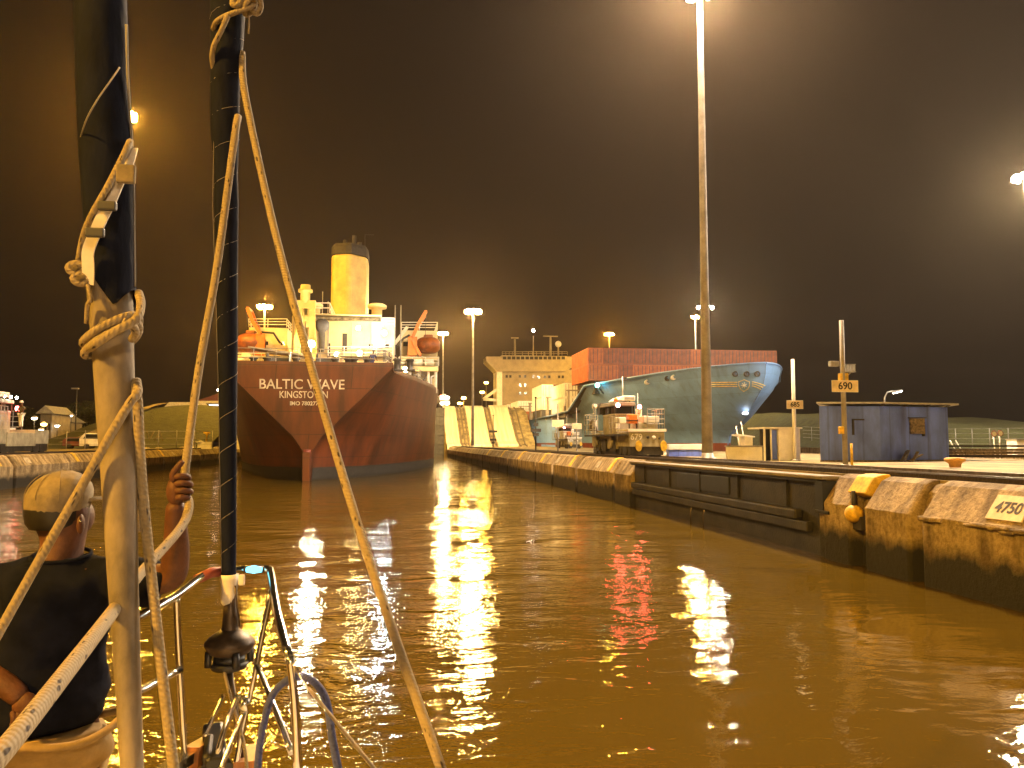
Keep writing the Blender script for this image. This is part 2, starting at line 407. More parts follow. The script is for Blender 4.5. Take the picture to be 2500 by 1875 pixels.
def spline(pts, k=8):
    pts = [Vector(p) for p in pts]; P = [pts[0]*2-pts[1]]+pts+[pts[-1]*2-pts[-2]]; o = []
    for i in range(1, len(P)-2):
        for j in range(k):
            t = j/k; a, b, c, d = P[i-1], P[i], P[i+1], P[i+2]
            o.append(.5*((2*b)+(c-a)*t+(2*a-5*b+4*c-d)*t*t+(3*b-a-3*c+d)*t**3))
    o.append(pts[-1]); return o
# ================================================================== SETTING
WR, WL, ZG = 10.3, -23.2, 2.05
CW = 28.7          # far side of the centre wall
RB = 62.5          # far bank of the second lane
YG0, YG1 = 18.8, 35.4   # the gate recess
YE = 164.0         # foot of the incline / head of the chamber
struct(MB().box(WL-1, RB+1, -80, 420, -.5, 0).build('water', M['water']))
struct(MB().box(-900, 900, -300, 1500, -6.2, -6).build('terrain', M['grass']))

def profile(x, sgn):
    # lock wall cross-section: upright face, sloping coping, flat top;  sgn=+1: wall lies towards +x
    return [(x, -5.5), (x, 1.36), (x+sgn*.42, 1.96), (x+sgn*.62, ZG), (x+sgn*.78, ZG), (x+sgn*.78, -5.5)]
def notch(x, sgn):
    return [(x+sgn*.3, -5.5), (x+sgn*.3, 1.30), (x+sgn*.46, 1.80), (x+sgn*.64, 1.97), (x+sgn*.78, 1.97), (x+sgn*.78, -5.5)]
def wallrun(mb, x, sgn, y0, y1, grooves, jit=0):
    cuts = [y0]
    for g, w in sorted(grooves):
        if y0 < g < y1: cuts += [g-w/2, g+w/2]
    cuts.append(y1)
    for i in range(len(cuts)-1):
        a, b = cuts[i], cuts[i+1]
        if b-a < .01: continue
        mb.prism(notch(x, sgn) if i % 2 else profile(x, sgn), 'y', a, b)
    return mb

# --- centre wall, near and far of the gate recess
gr_near = [(15.25, .42), (17.35, .62), (8.5, .45), (3.0, .45), (-5, .45)]
gr_far = [(38.2+7.3*i+(i*i)%3*.8, .4+.15*(i % 3)) for i in range(17)]
cwall = thing('lock_wall', 'pale stained concrete centre wall of the lock, right of the water, with gate recess', 'lock wall')
wallrun(MB(), WR, 1, -40, YG0, gr_near).build('near_section', M['wall'], cwall, bevel=.07)
wallrun(MB(), WR, 1, YG1, YE, gr_far).build('far_section', M['wall'], cwall, bevel=.06)
MB().box(WR+.50, WR+.78, YG0, YG1, -5.5, 1.72).build('recess_wall', M['wall'], cwall)
MB().box(WR+.10, WR+.50, YG0-.002, YG0+.35, -5.5, 1.1).build('recess_end', M['wall'], cwall)
MB().box(CW-.6, CW, -40, YE, -5.5, ZG).build('far_face', M['wall'], cwall)
# broken lip under the coping near the camera
lb = MB()
for i in range(26):
    y = 11.2+random.random()*3.8; w = .12+random.random()*.5
    lb.cbox((WR-.005, y, 1.33+random.uniform(-.06, .02)), (.10+random.random()*.06, w, .05+random.random()*.07))
lb.build('broken_lip', M['wall'], cwall, bevel=.025)
lwall = thing('lock_wall', 'weathered concrete side wall of the lock along the left bank', 'lock wall')
wallrun(MB(), WL, -1, -40, YE, [(6+8.1*i+(i % 3)*.7, .4) for i in range(19)]).build('face', M['wall'], lwall, bevel=.06)
rwall = thing('lock_wall', 'far concrete wall of the second lane behind the blue bow', 'lock wall')
MB().box(RB, RB+.7, -40, 300, -5.5, ZG).build('face', M['wall'], rwall)

# --- paved tops (each sheet a little above the next)
struct(MB().box(WR+.78, CW-.6, -40, YE, -5.5, ZG-.02).build('pavement', M['pave']))
struct(MB().box(-300, WL-.78, -80, 118, -5.5, ZG-.02).build('pavement', M['pave']))
struct(MB().box(RB+.7, 300, -80, 420, -5.5, ZG-.02).build('pavement', M['pave']))
tr = MB().box(WR+.95, WR+3.05, -40, YE, ZG-.3, ZG-.012)
struct(tr.build('track_bed', M['track']))
struct(MB().box(WL-3.0, WL-.95, -80, YE, ZG-.3, ZG-.012).build('track_bed', M['track']))
rt = thing('tow_track', 'dark rails of the locomotive tow track along the centre wall edge', 'rail track')
for x in (WR+1.25, WR+2.75):
    MB().box(x-.05, x+.05, -40, YE, ZG-.012, ZG+.10).build('rail', M['steel'], rt)
MB().box(WR+1.92, WR+2.08, -40, YE, ZG-.012, ZG+.05).build('rack', M['steel'], rt)
MB().box(WR+.86, WR+.94, -40, YE, ZG-.05, ZG+.09).build('slot_rail', M['track'], rt)
lt = thing('tow_track', 'dark rails of the tow track along the left bank', 'rail track')
for x in (WL-1.25, WL-2.75):
    MB().box(x-.05, x+.05, -80, YE, ZG-.012, ZG+.10).build('rail', M['steel'], lt)
MB().box(WL-.98, WL-.84, -80, YE, ZG-.05, ZG+.13).build('slot_rail', M['track'], lt)

# --- incline up to the next chamber
inc = thing('concrete_incline', 'bright concrete incline carrying the tow tracks up to the next lock chamber', 'ramp')
ZU = 10.7; YT = 183.0
def rampz(y): return interp(y, [YE, YE+3, YT-3, YT], [ZG, ZG+.6, ZU-.6, ZU])
def strip(x0, x1, lift, m, name):
    ys = [YE, YE+1.5, YE+3, YE+8, YE+13, YT-3, YT-1.5, YT]
    mb = MB(); k = len(mb.v)
    rings = [[(x0, y, -5), (x1, y, -5), (x1, y, rampz(y)+lift), (x0, y, rampz(y)+lift)] for y in ys]
    mb.loft(rings, True, False); return mb.build(name, m, inc)
strip(WR, 13.0, .25, M['rampc'], 'side_kerb'); strip(13.0, 15.2, 0, M['pave'], 'tow_track_bed'); strip(15.2, 19.2, .35, M['rampc'], 'middle_slab')
strip(19.2, 20.6, 0, M['pave'], 'return_track_bed'); strip(20.6, 24.6, .5, M['rampc'], 'middle_slab'); strip(24.6, CW, -.3, M['pave'], 'far_slab')
for x in (12.0, 13.4, 14.1, 14.8, 17.2, 19.5, 20.3, 22.6, 25.2, 26.4):
    MB().loft([[(x-.13, y, rampz(y)), (x+.13, y, rampz(y)), (x+.13, y, rampz(y)+.2), (x-.13, y, rampz(y)+.2)] for y in (YE, YE+3, YT-3, YT)], True, False).build('rail', M['timber'], inc)
# upper chamber: walls and gate beyond the tanker
struct(MB().box(WR, CW, YT, 420, -5, ZU).build('upper_pavement', M['pave']))
ug = thing('lock_gate', 'tall dark steel gate closing the chamber beyond the red tanker', 'lock gate')
MB().box(WL, WR, YE+10, YE+12, -5, ZU-.5).build('panel', M['gate'], ug)
for k in range(5): MB().box(WL, WR, YE+9.7, YE+10, .4+k*2, .7+k*2).build('beam', M['gate'], ug)

# --- banks of grass
def bank(rings, name='grass_bank'):
    return struct(MB().loft(rings, False, True, False).build(name, M['grass']))
def hump(x0, x1, nx, y0, y1, ny, f):
    rings = []
    for j in range(ny+1):
        y = lerp(y0, y1, j/ny)
        rings.append([(lerp(x0, x1, i/nx), y, f(lerp(x0, x1, i/nx), y)) for i in range(nx+1)])
    return bank(rings)
def sst(t): t = max(0, min(1, t)); return t*t*(3-2*t)
hump(-110, -26.4, 40, 112, 230, 40, lambda x, y: ZG-.10+7.4*sst((y-116)/40)*sst((x+62)/20)*(1-.0*sst((x+30)/4))+.35*math.sin(x*.31)*math.sin(y*.13)*sst((y-118)/30))
hump(-300, -26, 60, 230, 420, 20, lambda x, y: 1.9+7.4*sst((x+62)/20)+1.5*sst((y-230)/100))
hump(-300, -40, 30, 60, 118, 8, lambda x, y: ZG+.02)
hump(64.5, 110, 30, 40, 300, 60, lambda x, y: ZG-.01+interp(y, [40, 75, 90, 143, 175, 300], [0, .5, 1.7, 5.4, 7.4, 8])*sst((x-66)/9)+.2*math.sin(x*.5)*math.sin(y*.21))
# path up the left bank
pth = MB(); A_, B_ = Vector((-45.5, 121, 0)), Vector((-40.0, 156, 0))
rings = []
for i in range(15):
    t = i/14; p = A_.lerp(B_, t); z = ZG-.10+7.4*sst((p.y-116)/40)*sst((p.x+62)/20)+.62
    rings.append([(p.x-.6, p.y, z), (p.x+.6, p.y, z)])
struct(pth.loft(rings, False, True, False).build('path', M['pave']))

# ================================================================== LAMP MASTS
mast_glow = {}
def light_mast(loc, lamp_z, label, side, hot=1.0, col=SODIUM, rad=1.1, name='light_mast', n=8, d=.26, group='tall floodlight masts', beam=None):
    t = thing(name, label, 'light mast', loc, 0, group)
    h = lamp_z-loc[2]; w = d
    MB().lathe([(w, 0), (w*.70, .4*h), (w*.52, h-.5), (w*.45, h+.5)], n=14).build('pole', M['polep'], t)
    MB().lathe([(w*1.7, 0), (w*1.7, .06), (w*1.05, .12), (w*1.02, .3)], n=14).build('base_flange', M['grey'], t)
    ring = [(rad*.8*math.cos(a), rad*.8*math.sin(a), h+.34) for a in [2*math.pi*k/16 for k in range(16)]]
    fr = MB().tube(ring, .04, 6, closed=True)
    for k in range(4):
        a = math.pi*k/2; fr.beam((0, 0, h+.34), (rad*.8*math.cos(a), rad*.8*math.sin(a), h+.34), .06)
    fr.build('head_ring', M['grey'], t)
    if beam:
        ld = bpy.data.lights.new('floodlight_beam', 'SPOT'); ld.energy = beam[1]; ld.color = (1.0, .66, .27); ld.spot_size = R(beam[2]); ld.spot_blend = .5; ld.shadow_soft_size = .5
        lo = bpy.data.objects.new('floodlight_beam', ld); C.objects.link(lo); lo.parent = t; lo.location = (0, 0, h-.6)
        lo.rotation_euler = (Vector(beam[0])-Vector((loc[0], loc[1], lamp_z-.6))).to_track_quat('-Z', 'Y').to_euler()
    key = (col, side, hot, rad)
    if key not in mast_glow:
        area = n*.19
        mast_glow[key] = glow('lamp_glass', col, MAST_I[side]*hot/area)
    for k in range(n):
        a = 2*math.pi*k/n; c, q = math.cos(a), math.sin(a)
        lm = MB().cbox((rad*c, rad*q, h+.06), (.34, .34, .46), a).build('lamp', mast_glow[key], t)
        MB().cbox((rad*c, rad*q, h+.325), (.36, .36, .07), a).build('lamp_cap', M['grey'], lm)
    return t
# masts: the ones the photo shows, then two of the same rows that stand behind the photographer
def gz(x, y): return ZG-.02
p = at(1727, 1100, 36.5); p1 = at(1706, -38, 36.5)
light_mast((p.x, 36.5, ZG-.02), p1.z, 'thick floodlight mast nearest on the centre wall, its lamp at the picture top', 'right', 1.7, (1.0, .70, .42))
q = at(1155, 762, 128)
light_mast((q.x, 128, ZG-.02), q.z, 'floodlight mast on the centre wall in front of the bright concrete incline', 'right', 1.0, (1.0, .60, .19), beam=((18, 174, 6), 430000, 62))
q = at(1082, 815, 222)
light_mast((q.x, 222, ZU), q.z, 'floodlight mast beside the right edge of the red tanker superstructure', 'right', 1.0, (1.0, .60, .19))
q = at(1448, 816, 246)
light_mast((RB+3, 246, ZG-.02), q.z, 'floodlight mast rising behind the container stacks left of the orange containers', 'right', 1.2)
q = at(655, 750, 150)
light_mast((q.x-.6, 150, ZG-.02), q.z, 'floodlight mast seen over the left wing of the tanker superstructure', 'left', 1.0)
q = at(305, 285, 76)
light_mast((q.x, 76, ZG-.02), q.z, 'floodlight mast hidden behind the navy furled sail, only its glow showing', 'left', 1.0, rad=.8)
q = at(2502, 435, 85)
light_mast((q.x, 85, ZG-.02), q.z, 'floodlight mast at the right edge of the picture, high above the sheds', 'right', 1.3, (1.0, .80, .50))
COOL = (1.0, .86, .62)
q = at(1722, 752, 168)
t = light_mast((q.x, 168, ZG-.02), q.z, 'mast with a pair of white lamps behind the thick near mast', 'right', .7, COOL, rad=1.6, n=4)
q = at(1697, 775, 172)
light_mast((q.x, 172, ZG-.02), q.z, 'lower mast with a yellow lamp close left of the thick near mast', 'right', .3, rad=.6, n=4)
light_mast((WL-1.6, -14, ZG-.02), 25, 'floodlight mast of the left bank behind the yacht', 'left', 1.8)
light_mast((13.6, -52, ZG-.02), 24, 'floodlight mast of the centre wall behind the yacht', 'right', .9, (1.0, .66, .34))
light_mast((RB+3, 48, ZG-.02), 30, 'added white floodlight mast on the right bank, out of view to the right', 'right', 2.2, (1.0, .84, .66))  # unseen mast, added to throw white light on the right-hand side
# thin street lamps far up the hill
for i, (u, v, Y) in enumerate(((1187, 935, 300), (1177, 958, 300), (1132, 972, 262), (1123, 985, 262))):
    q = at(u, v, Y)
    light_mast((q.x, Y, ZU), q.z, ['small lamp post left of the container ship bridge, the taller of a pair', 'small lamp post left of the container ship bridge, the shorter of a pair',
      'small lamp post above the top of the incline, the right one', 'small lamp post above the top of the incline, the left one'][i], 'right', .06, rad=.45, name='lamp_post', n=4, d=.12, group='small lamp posts far up the locks')

# ================================================================== RED TANKER
TX, TY = -6.4, 62.0
tanker = thing('tanker_ship', 'red tanker seen from astern with cream superstructure and tall yellow funnel', 'ship', (TX, TY, 0))
DK = 8.4
def sm3(t): t = max(0., min(1., t)); return t*t*(3-2*t)
def tb(s, z):
    bd = 6.2+(11.3-6.2)*sm3(s/34)**.8
    bw = 11.0*max(0, min(1, (s-.0)/36))**.62
    zt = 2.2
    if s < 6:
        v0 = max(0, (z-zt)/(DK-zt))*6.2
        b = bw+(bd-bw)*max(0, min(1, (z)/DK))**.85
        return lerp(max(v0, .35 if z > .4 else .3), max(b, .35), sm3(s/6))
    return bw+(bd-bw)*max(0, min(1, z/DK))**.85
zs = [-4, -1.5, 0, .8, 1.6, 2.2, 3.2, 4.4, 5.8, 7.2, DK]
rings = []
for s in (0, .6, 1.5, 3, 5, 8, 12, 17, 23, 30, 38, 60, 102):
    rake = lambda z: -.5*max(0, (z-2.2)/6.2) if s == 0 else 0
    rings.append([(-tb(s, z), s+rake(z), z) for z in reversed(zs)]+[(tb(s, z), s+rake(z), z) for z in zs])
hull = MB().loft(rings, True, True).build('hull', M['shipred'], tanker)
m = hull.modifiers.new('e', 'EDGE_SPLIT'); m.split_angle = R(70)
# bulwark round the poop
for sg in (-1, 1):
    r2_ = [[(sg*(tb(s, DK)-.02), s-(.5 if s == 0 else 0), DK-.1), (sg*(tb(s, DK)-.02), s-(.5 if s == 0 else 0), DK+.35), (sg*(tb(s, DK)-.25), s+.1-(.5 if s == 0 else 0), DK+.35), (sg*(tb(s, DK)-.25), s+.1-(.5 if s == 0 else 0), DK-.1)] for s in (0, .6, 1.5, 3, 5, 8, 12, 17, 23, 30)]
    MB().loft(r2_, True, False).build('bulwark', M['shipred'], tanker)
MB().box(-6.1, 6.1, -.48, -.28, DK-.1, DK+.35).build('bulwark', M['shipred'], tanker)
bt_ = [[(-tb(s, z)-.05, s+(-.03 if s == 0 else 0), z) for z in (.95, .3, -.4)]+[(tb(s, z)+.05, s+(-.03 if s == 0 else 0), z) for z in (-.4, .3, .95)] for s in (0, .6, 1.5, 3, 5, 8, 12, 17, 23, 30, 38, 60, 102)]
MB().loft(bt_, False, True, False).build('waterline_band', M['soot'], tanker)  # near-black band put in for the shade under the counter
MB().prism([(-.7, -4), (.9, -4), (.9, 1.6), (-.2, 2.1), (-.7, 2.1)], 'x', -.24, .24).build('rudder', M['shipred'], tanker)
MB().lathe([(.26, 1.4), (.26, 2.3)], (0, -.2, 0), 12).build('rudder_stock', M['boot'], tanker)
def tloc(u, v, Y): q = at(u, v, Y); return Vector((q.x-TX, q.y-TY, q.z))
for s_, sz, u, v, xs in (('BALTIC WAVE', 1.02, 737, 939, .95), ('KINGSTOWN', .72, 741, 964, .80), ('IMO 7802770', .40, 745, 985, 1.0)):
    q = tloc(u, v, TY-.5)
    rk = -.5*max(0, (q.z-2.2)/6.2)
    text(s_, sz, M['shipletter'], tanker, Matrix.Translation((q.x, rk-.02, q.z)) @ Matrix.Rotation(R(90)-math.atan(.5/6.2)*-1, 4, 'X'), bold=.008, xs=xs, ext=.012)

sup = M['shipwhite']
def tbox(name, u0, u1, v0, v1, Y, dep, m=sup, par=tanker, bevel=.06, z0=None):
    a, b = tloc(u0, v0, Y), tloc(u1, v1, Y)
    return MB().box(a.x, b.x, a.y, a.y+dep, z0 if z0 is not None else b.z, a.z).build(name, m, par, bevel=bevel)
def rail(name, pts, h=1.0, rows=3, post=1.5, m=M['white'], par=None, r=.035):
    mb = MB(); P = [Vector(x) for x in pts]
    for k in range(rows): mb.tube([p_+Vector((0, 0, h*(k+1)/rows)) for p_ in P], r, 5, smooth=False)
    for a_, b_ in zip(P[:-1], P[1:]):
        n_ = max(1, round((b_-a_).length/post))
        for k in range(n_+1):
            c_ = a_.lerp(b_, k/n_); mb.tube([c_, c_+Vector((0, 0, h))], r, 5, smooth=False)
    return mb.build(name, m, par)
def trail(us, v, Y, hpx, dep=10, rows=3, r=.045, m=M['white']):
    P = [tloc(u, v, Y) for u in us]; z = P[0].z
    pts = [Vector((P[0].x, P[0].y+dep, z))]+P+[Vector((P[-1].x, P[-1].y+dep, z))]
    rail('railing', pts, hpx*Y/2000*1.01, rows, 1.6, m, tanker, r)
def windows(par, u0, u1, v, Y, n, w, h):
    for k in range(n):
        q = tloc(lerp(u0, u1, k/max(1, n-1)), v, Y)
        MB().cbox((q.x, q.y-.01, q.z), (w, .05, h)).build('window', M['glass'], par)
MB().loft([[(-tb(s, DK)+.1, s+.1, DK-.12), (tb(s, DK)-.1, s+.1, DK-.12)] for s in (0, 1.5, 3, 5, 8, 12, 17, 23, 30, 38, 60, 102)], False, False, False).build('poop_deck', M['boot'], tanker)
hous = tbox('deckhouse', 713, 962, 770, 900, 75.0, 20, z0=DK)
# roof deck over a darker roof edge
tbox('roof_deck', 716, 932, 764, 771, 74.3, 21)
tbox('roof_edge', 768, 930, 771, 784, 74.75, .3, mat('dark_roof_edge', (.20, .17, .10), .7, var=.5, scale=3))
lw = tbox('deckhouse_wing', 607, 700, 799, 905, 90, 14, z0=DK-.1)
rw = tbox('deckhouse_wing', 980, 1068, 806, 870, 91, 14)
q = tloc(1068, 906, 79)
windows(tanker, 905, 945, 845, 75, 2, .35, .35)
tbox('doorway', 836, 847, 814, 857, 74.98, .06, M['darkgrey'], bevel=0); tbox('doorway', 800, 806, 838, 872, 74.98, .06, M['darkgrey'], bevel=0); tbox('doorway', 935, 943, 852, 884, 74.98, .06, M['grey'], bevel=0)
for u_ in (800, 857, 905): tbox('pipe_run', u_, u_+1.6, 786, 880, 74.9, .09, M['grey'], bevel=0)
tbox('gallery', 800, 960, 868, 871, 74.2, .8, M['grey'], bevel=0); trail((800, 880, 958), 868, 74.25, 21, .5)
for u_, w_, h_ in ((702, 14, 14), (725, 10, 9), (770, 16, 12), (812, 12, 16), (865, 16, 11), (900, 12, 14)): tbox('deck_locker', u_, u_+w_, 900-h_, 902, 70.5, 1.0, M['grey' if w_ > 12 else 'darkgrey'], z0=DK-.1)
windows(tanker, 650, 690, 838, 90, 2, .4, .4); windows(tanker, 990, 1000, 840, 91, 1, .5, .5)
# funnel: a long rounded casing with black top
fY = 84.0; a, b = tloc(806, 761, fY), tloc(898, 601, fY)
cx, hw = (a.x+b.x)/2, (b.x-a.x)/2
pl = [(-.18, -1.0), (.12, -1.02), (.9, -.35), (1.0, 0.1), (1.0, 1.6), (.6, 2.3), (-.6, 2.3), (-1.0, 1.6), (-1.0, -.4), (-.85, -.75)]
def fring(z, k=1.0): return [(cx+x*hw*k, a.y+1.5+y*hw*k, z) for x, y in pl]
fun = MB().loft([fring(a.z-1.2), fring(b.z-.9)], True, False).build('funnel', M['funnel'], tanker, bevel=.25)
MB().loft([fring(b.z-.9, 1.01), fring(b.z-.1, 1.01), fring(b.z+.25, .9)], True, False).build('funnel_cap', M['soot'], fun)
for dx, hh in ((-.6, 1.0), (.35, 1.5), (.9, .8)):
    MB().lathe([(.22, 0), (.22, hh)], (cx+dx, a.y+2.2, b.z+.1), 10).build('exhaust_pipe', M['soot'], fun)
MB().tube([(cx+.8*hw, a.y+2, b.z+.2), (cx+.8*hw, a.y+2, b.z+1.7), (cx+1.3*hw, a.y+2, b.z+1.7)], .04, 6).build('funnel_stay', M['soot'], fun)
# mushroom ventilators
for u, v0, v1, r in ((920, 742, 762, 23), (772, 741, 761, 16)):
    q = tloc(u, v1, 77); rr = r*.0385; hh = (v1-v0)*.0385
    MB().lathe([(rr*.55, -.3), (rr*.55, hh*.45), (rr, hh*.45), (rr*1.02, hh*.8), (rr*.7, hh), (.02, hh*1.08)], tuple(q), 18).build('ventilator', sup, tanker)
# kingpost portal with ventilator head, left of the funnel
kY = 73.4; ks = [tloc(u, v, kY) for u, v in ((726, 800), (733, 748), (767, 800), (761, 748))]
kp = MB()
kp.beam((ks[0].x-.1, ks[0].y, DK), ks[1], .55); kp.beam((ks[2].x+.1, ks[2].y, DK), ks[3], .55)
kp.box(ks[1].x-.35, ks[3].x+.35, kY-TY-.35, kY-TY+.35, ks[1].z-.2, ks[1].z+.5)
kp.beam((ks[0].x+.45, kY-TY, ks[0].z), (ks[1].x+.55, kY-TY, ks[1].z), .3); kp.beam((ks[2].x-.45, kY-TY, ks[0].z), (ks[3].x-.55, kY-TY, ks[1].z), .3)
kp.build('kingpost', M['funnel'], tanker)
q = tloc(745, 748, kY)
MB().lathe([(.42, .3), (.42, 1.25), (.62, 1.25), (.62, 1.5), (.45, 1.55), (.42, 1.9), (.1, 1.95)], (q.x, q.y, q.z), 14).build('kingpost_head', M['funnel'], tanker)
trail((607, 700), 799, 90, 20); trail((980, 1068), 806, 91, 19); trail((935, 963), 797, 75, 20, 4); trail((757, 805), 764, 75.2, 24, 8, 2)
# boat decks, the platforms carrying the lifeboats
rp = tbox('boat_deck', 974, 1072, 870, 877, 88.5, 13); lp = tbox('boat_deck', 566, 668, 866, 872, 88.5, 13)
trail((974, 1071), 893, 88.3, 21, 12); trail((568, 672), 886, 88.3, 22, 12); 
tbox('boat_deck_side', 974, 1070, 894, 907, 88.4, 12); tbox('boat_deck_side', 566, 640, 888, 900, 88.4, 12)
for u in (1000, 1024, 1046, 1064):
    a_, b_ = tloc(u, 907, 89), tloc(u, 968, 89)
    MB().lathe([(.16, DK-.2), (.16, a_.z)], (a_.x, a_.y, 0), 10).build('deck_pillar', M['white'], tanker)
tbox('tank_deck_house', 1000, 1060, 905, 950, 98, 8, M['shipwhite'], z0=DK-.2)
for u, v0, v1 in ((1012, 916, 950), (1034, 925, 958), (1052, 920, 962), (1040, 940, 960)):
    a_ = tloc(u, v0, 90); b_ = tloc(u, v0, 90); b_.z = DK-.1
    MB().tube([b_, a_, a_+Vector((.5, .3, .2))], .12, 8).build('vent_pipe', M['darkgrey' if u % 4 else 'white'], tanker)
# stairs on the right of the deckhouse
st = MB(); a_, b_ = tloc(916, 869, 74.6), tloc(942, 834, 74.6)
st.beam(a_, b_, .12, .3); st.beam(a_+Vector((0, .9, 0)), b_+Vector((0, .9, 0)), .12, .3)
for k in range(9): c_ = a_.lerp(b_, k/8); st.box(c_.x-.15, c_.x+.15, c_.y, c_.y+.9, c_.z-.03, c_.z+.03)
st.build('stair', M['grey'], tanker)
st = MB(); a_, b_ = tloc(964, 838, 89.5), tloc(994, 798, 89.5)
st.beam(a_, b_, .12, .3); st.beam(a_+Vector((0, .9, 0)), b_+Vector((0, .9, 0)), .12, .3)
for k in range(9): c_ = a_.lerp(b_, k/8); st.box(c_.x-.15, c_.x+.15, c_.y, c_.y+.9, c_.z-.03, c_.z+.03)
st.build('stair', M['white'], tanker)
tbox('side_platform', 934, 964, 797, 803, 75, 4)
for u in (965, 979):
    a_ = tloc(u, 745, 79); MB().lathe([(.07, DK), (.05, a_.z)], (a_.x, a_.y, 0), 8).build('aerial_post', M['grey'], tanker)
for u, v in ((788, 712), (801, 735)):
    a_ = tloc(u, v, 82); MB().tube([(a_.x, a_.y, DK+4), a_], .035, 5).build('aerial', M['grey'], tanker)
# radar-like reflector / cowl beside the bright floodlight
q = tloc(786, 800, 73.9)
MB().lathe([(.25, -2.2), (.3, -.4), (.62, 0), (.62, .5), (.3, .8)], tuple(q), 14).build('cowl', M['darkgrey'], tanker)
# poop rail and mooring gear
P = []
for s in (20, 14, 9, 5, 2): P.append(Vector((-tb(s, DK)+.4, s, DK)))
P += [Vector((-5.6, .1, DK)), Vector((5.6, .1, DK))]
for s in (2, 5, 9, 14, 20): P.append(Vector((tb(s, DK)-.4, s, DK)))
rail('railing', [x+Vector((0, 0, .35)) for x in P], 1.0, 3, 1.6, M['grey'], tanker, .03)
for u in (634, 738, 833, 880, 985):
    q = tloc(u, 902, TY+2.2)
    b_ = MB()
    for dx in (-.5, .5): b_.lathe([(.3, 0), (.24, .1), (.24, .75), (.34, .8), (.3, .95)], (q.x+dx, 2.4, DK), 12)
    b_.box(q.x-.9, q.x+.9, 2.0, 2.8, DK, DK+.12); b_.build('mooring_bollard', M['darkgrey'], tanker)
for u, Y in ((680, 67), (800, 68)):
    q = tloc(u, 895, Y)
    w_ = MB().lathe([(.75, -.9), (.75, -.8), (.4, -.75), (.4, .75), (.75, .8), (.75, .9)], (q.x, q.y, DK+.9), 16, 'x')
    w_.box(q.x-1.2, q.x+1.2, q.y-.4, q.y+.4, DK, DK+.5); w_.build('mooring_winch', M['darkgrey'], tanker)
q = tloc(672, 882, 69); MB().prism([(q.x-2.2, DK+2.3), (q.x+2.4, DK+1.7), (q.x+2.4, DK+1.5), (q.x-2.2, DK+2.2)], 'y', q.y, q.y+3).build('awning', M['grey'], tanker)
for u in (755, 771):
    q = tloc(u, 896, 69); MB().lathe([(.3, 0), (.3, 1.0), (.2, 1.15)], (q.x, q.y, DK), 12).build('deck_drum', M['yellow' if u == 755 else 'darkgrey'], tanker)
# floodlights
FL = glow('ship_floodlight', (1.0, .84, .55), 3000)
FLs = glow('ship_lamp', (1.0, .70, .28), 750); FLw = glow('white_deck_lamp', (.85, .95, 1.0), 1500)
for u, v, Y, r, g in ((760, 840, 72.5, .34, FL), (822, 865, 73.4, .20, FLs), (875, 801, 74.5, .20, FLs), (878, 862, 74.2, .24, FLs),
                   (990, 902, 87.6, .34, FLs), (653, 893, 64.5, .20, FLw), (890, 903, 65.5, .11, FLs), (938, 813, 74.4, .22, FLw), (964, 869, 88, .14, FLs), (757, 868, 72, .12, FLs)):
    q = tloc(u, v, Y)
    fl = MB().lathe([(r*.9, .16), (r, .02), (r*.95, -.02)], tuple(q), 12, 'y').build('floodlight', M['grey'], tanker)
    MB().lathe([(r*.88, -.02), (r*.8, -.10), (r*.3, -.16)], tuple(q), 12, 'y').build('floodlight_glass', g, fl)
    if r > .25: MB().tube([q+Vector((0, .1, 0)), (q.x, q.y+.1, DK)], .05, 6).build('bracket', M['grey'], fl)

# lifeboats in their davits
def lifeboat(u0, u1, v0, v1, Y, label, sg):
    a_, b_ = at(u0, v0, Y), at(u1, v1, Y); c_ = (a_+b_)/2
    Lh, Hh = (b_.x-a_.x)/2, (a_.z-b_.z)/2
    t = thing('lifeboat', label, 'lifeboat', tuple(c_), R(0), 'orange lifeboats in davits on the tanker')
    rg = []
    for k in range(13):
        x = -1+2*k/12; w = max(.05, (1-abs(x)**2.6))**.6
        rg.append([(x*Lh, w*1.25*math.cos(q_), Hh*(.92*math.sin(q_) if math.sin(q_) < 0 else .95*math.sin(q_))*w**.5) for q_ in [2*math.pi*j/14 for j in range(14)]])
    MB().loft(rg).build('hull', M['lifeboat'], t)
    MB().loft([[(x, y*1.02, z) for x, y, z in [(p_[0], p_[1], p_[2]) for p_ in r_]] for r_ in [[(r_[0][0], 1.28*math.cos(q_)*max(.05, (1-abs(r_[0][0]/Lh)**2.6))**.6, .12*math.sin(q_)) for q_ in [2*math.pi*j/10 for j in range(10)]] for r_ in rg]]).build('rubbing_strake', M['boot'], t)
    MB().box(-.5, .5, -.6, .6, Hh*.75, Hh*1.15).build('canopy_hatch', M['lifeboat'], t, bevel=.12)
    return t
lifeboat(578, 648, 811, 868, 89.5, 'orange lifeboat hung at the left side of the tanker', -1)
lifeboat(1016, 1074, 821, 866, 90, 'orange lifeboat hung at the right side of the tanker', 1)
def davit(pts, Y):
    P = [tloc(u, v, Y) for u, v in pts]; d = MB()
    for i in range(len(P)-1):
        w = lerp(.95, .35, i/(len(P)-2)) if len(P) > 2 else .5
        for dy in (0, 2.6): d.beam(P[i]+Vector((0, dy, 0)), P[i+1]+Vector((0, dy, 0)), w, .35)
    d.beam(P[-1], P[-1]+Vector((0, 2.6, 0)), .25)
    d.build('davit', M['orange'], tanker)
davit(((634, 868), (636, 815), (617, 785), (604, 752)), 88.6)
davit(((1006, 868), (1008, 822), (1022, 790), (1040, 760)), 88.8)
davit(((1008, 830), (1016, 850), (1026, 866)), 88.7)
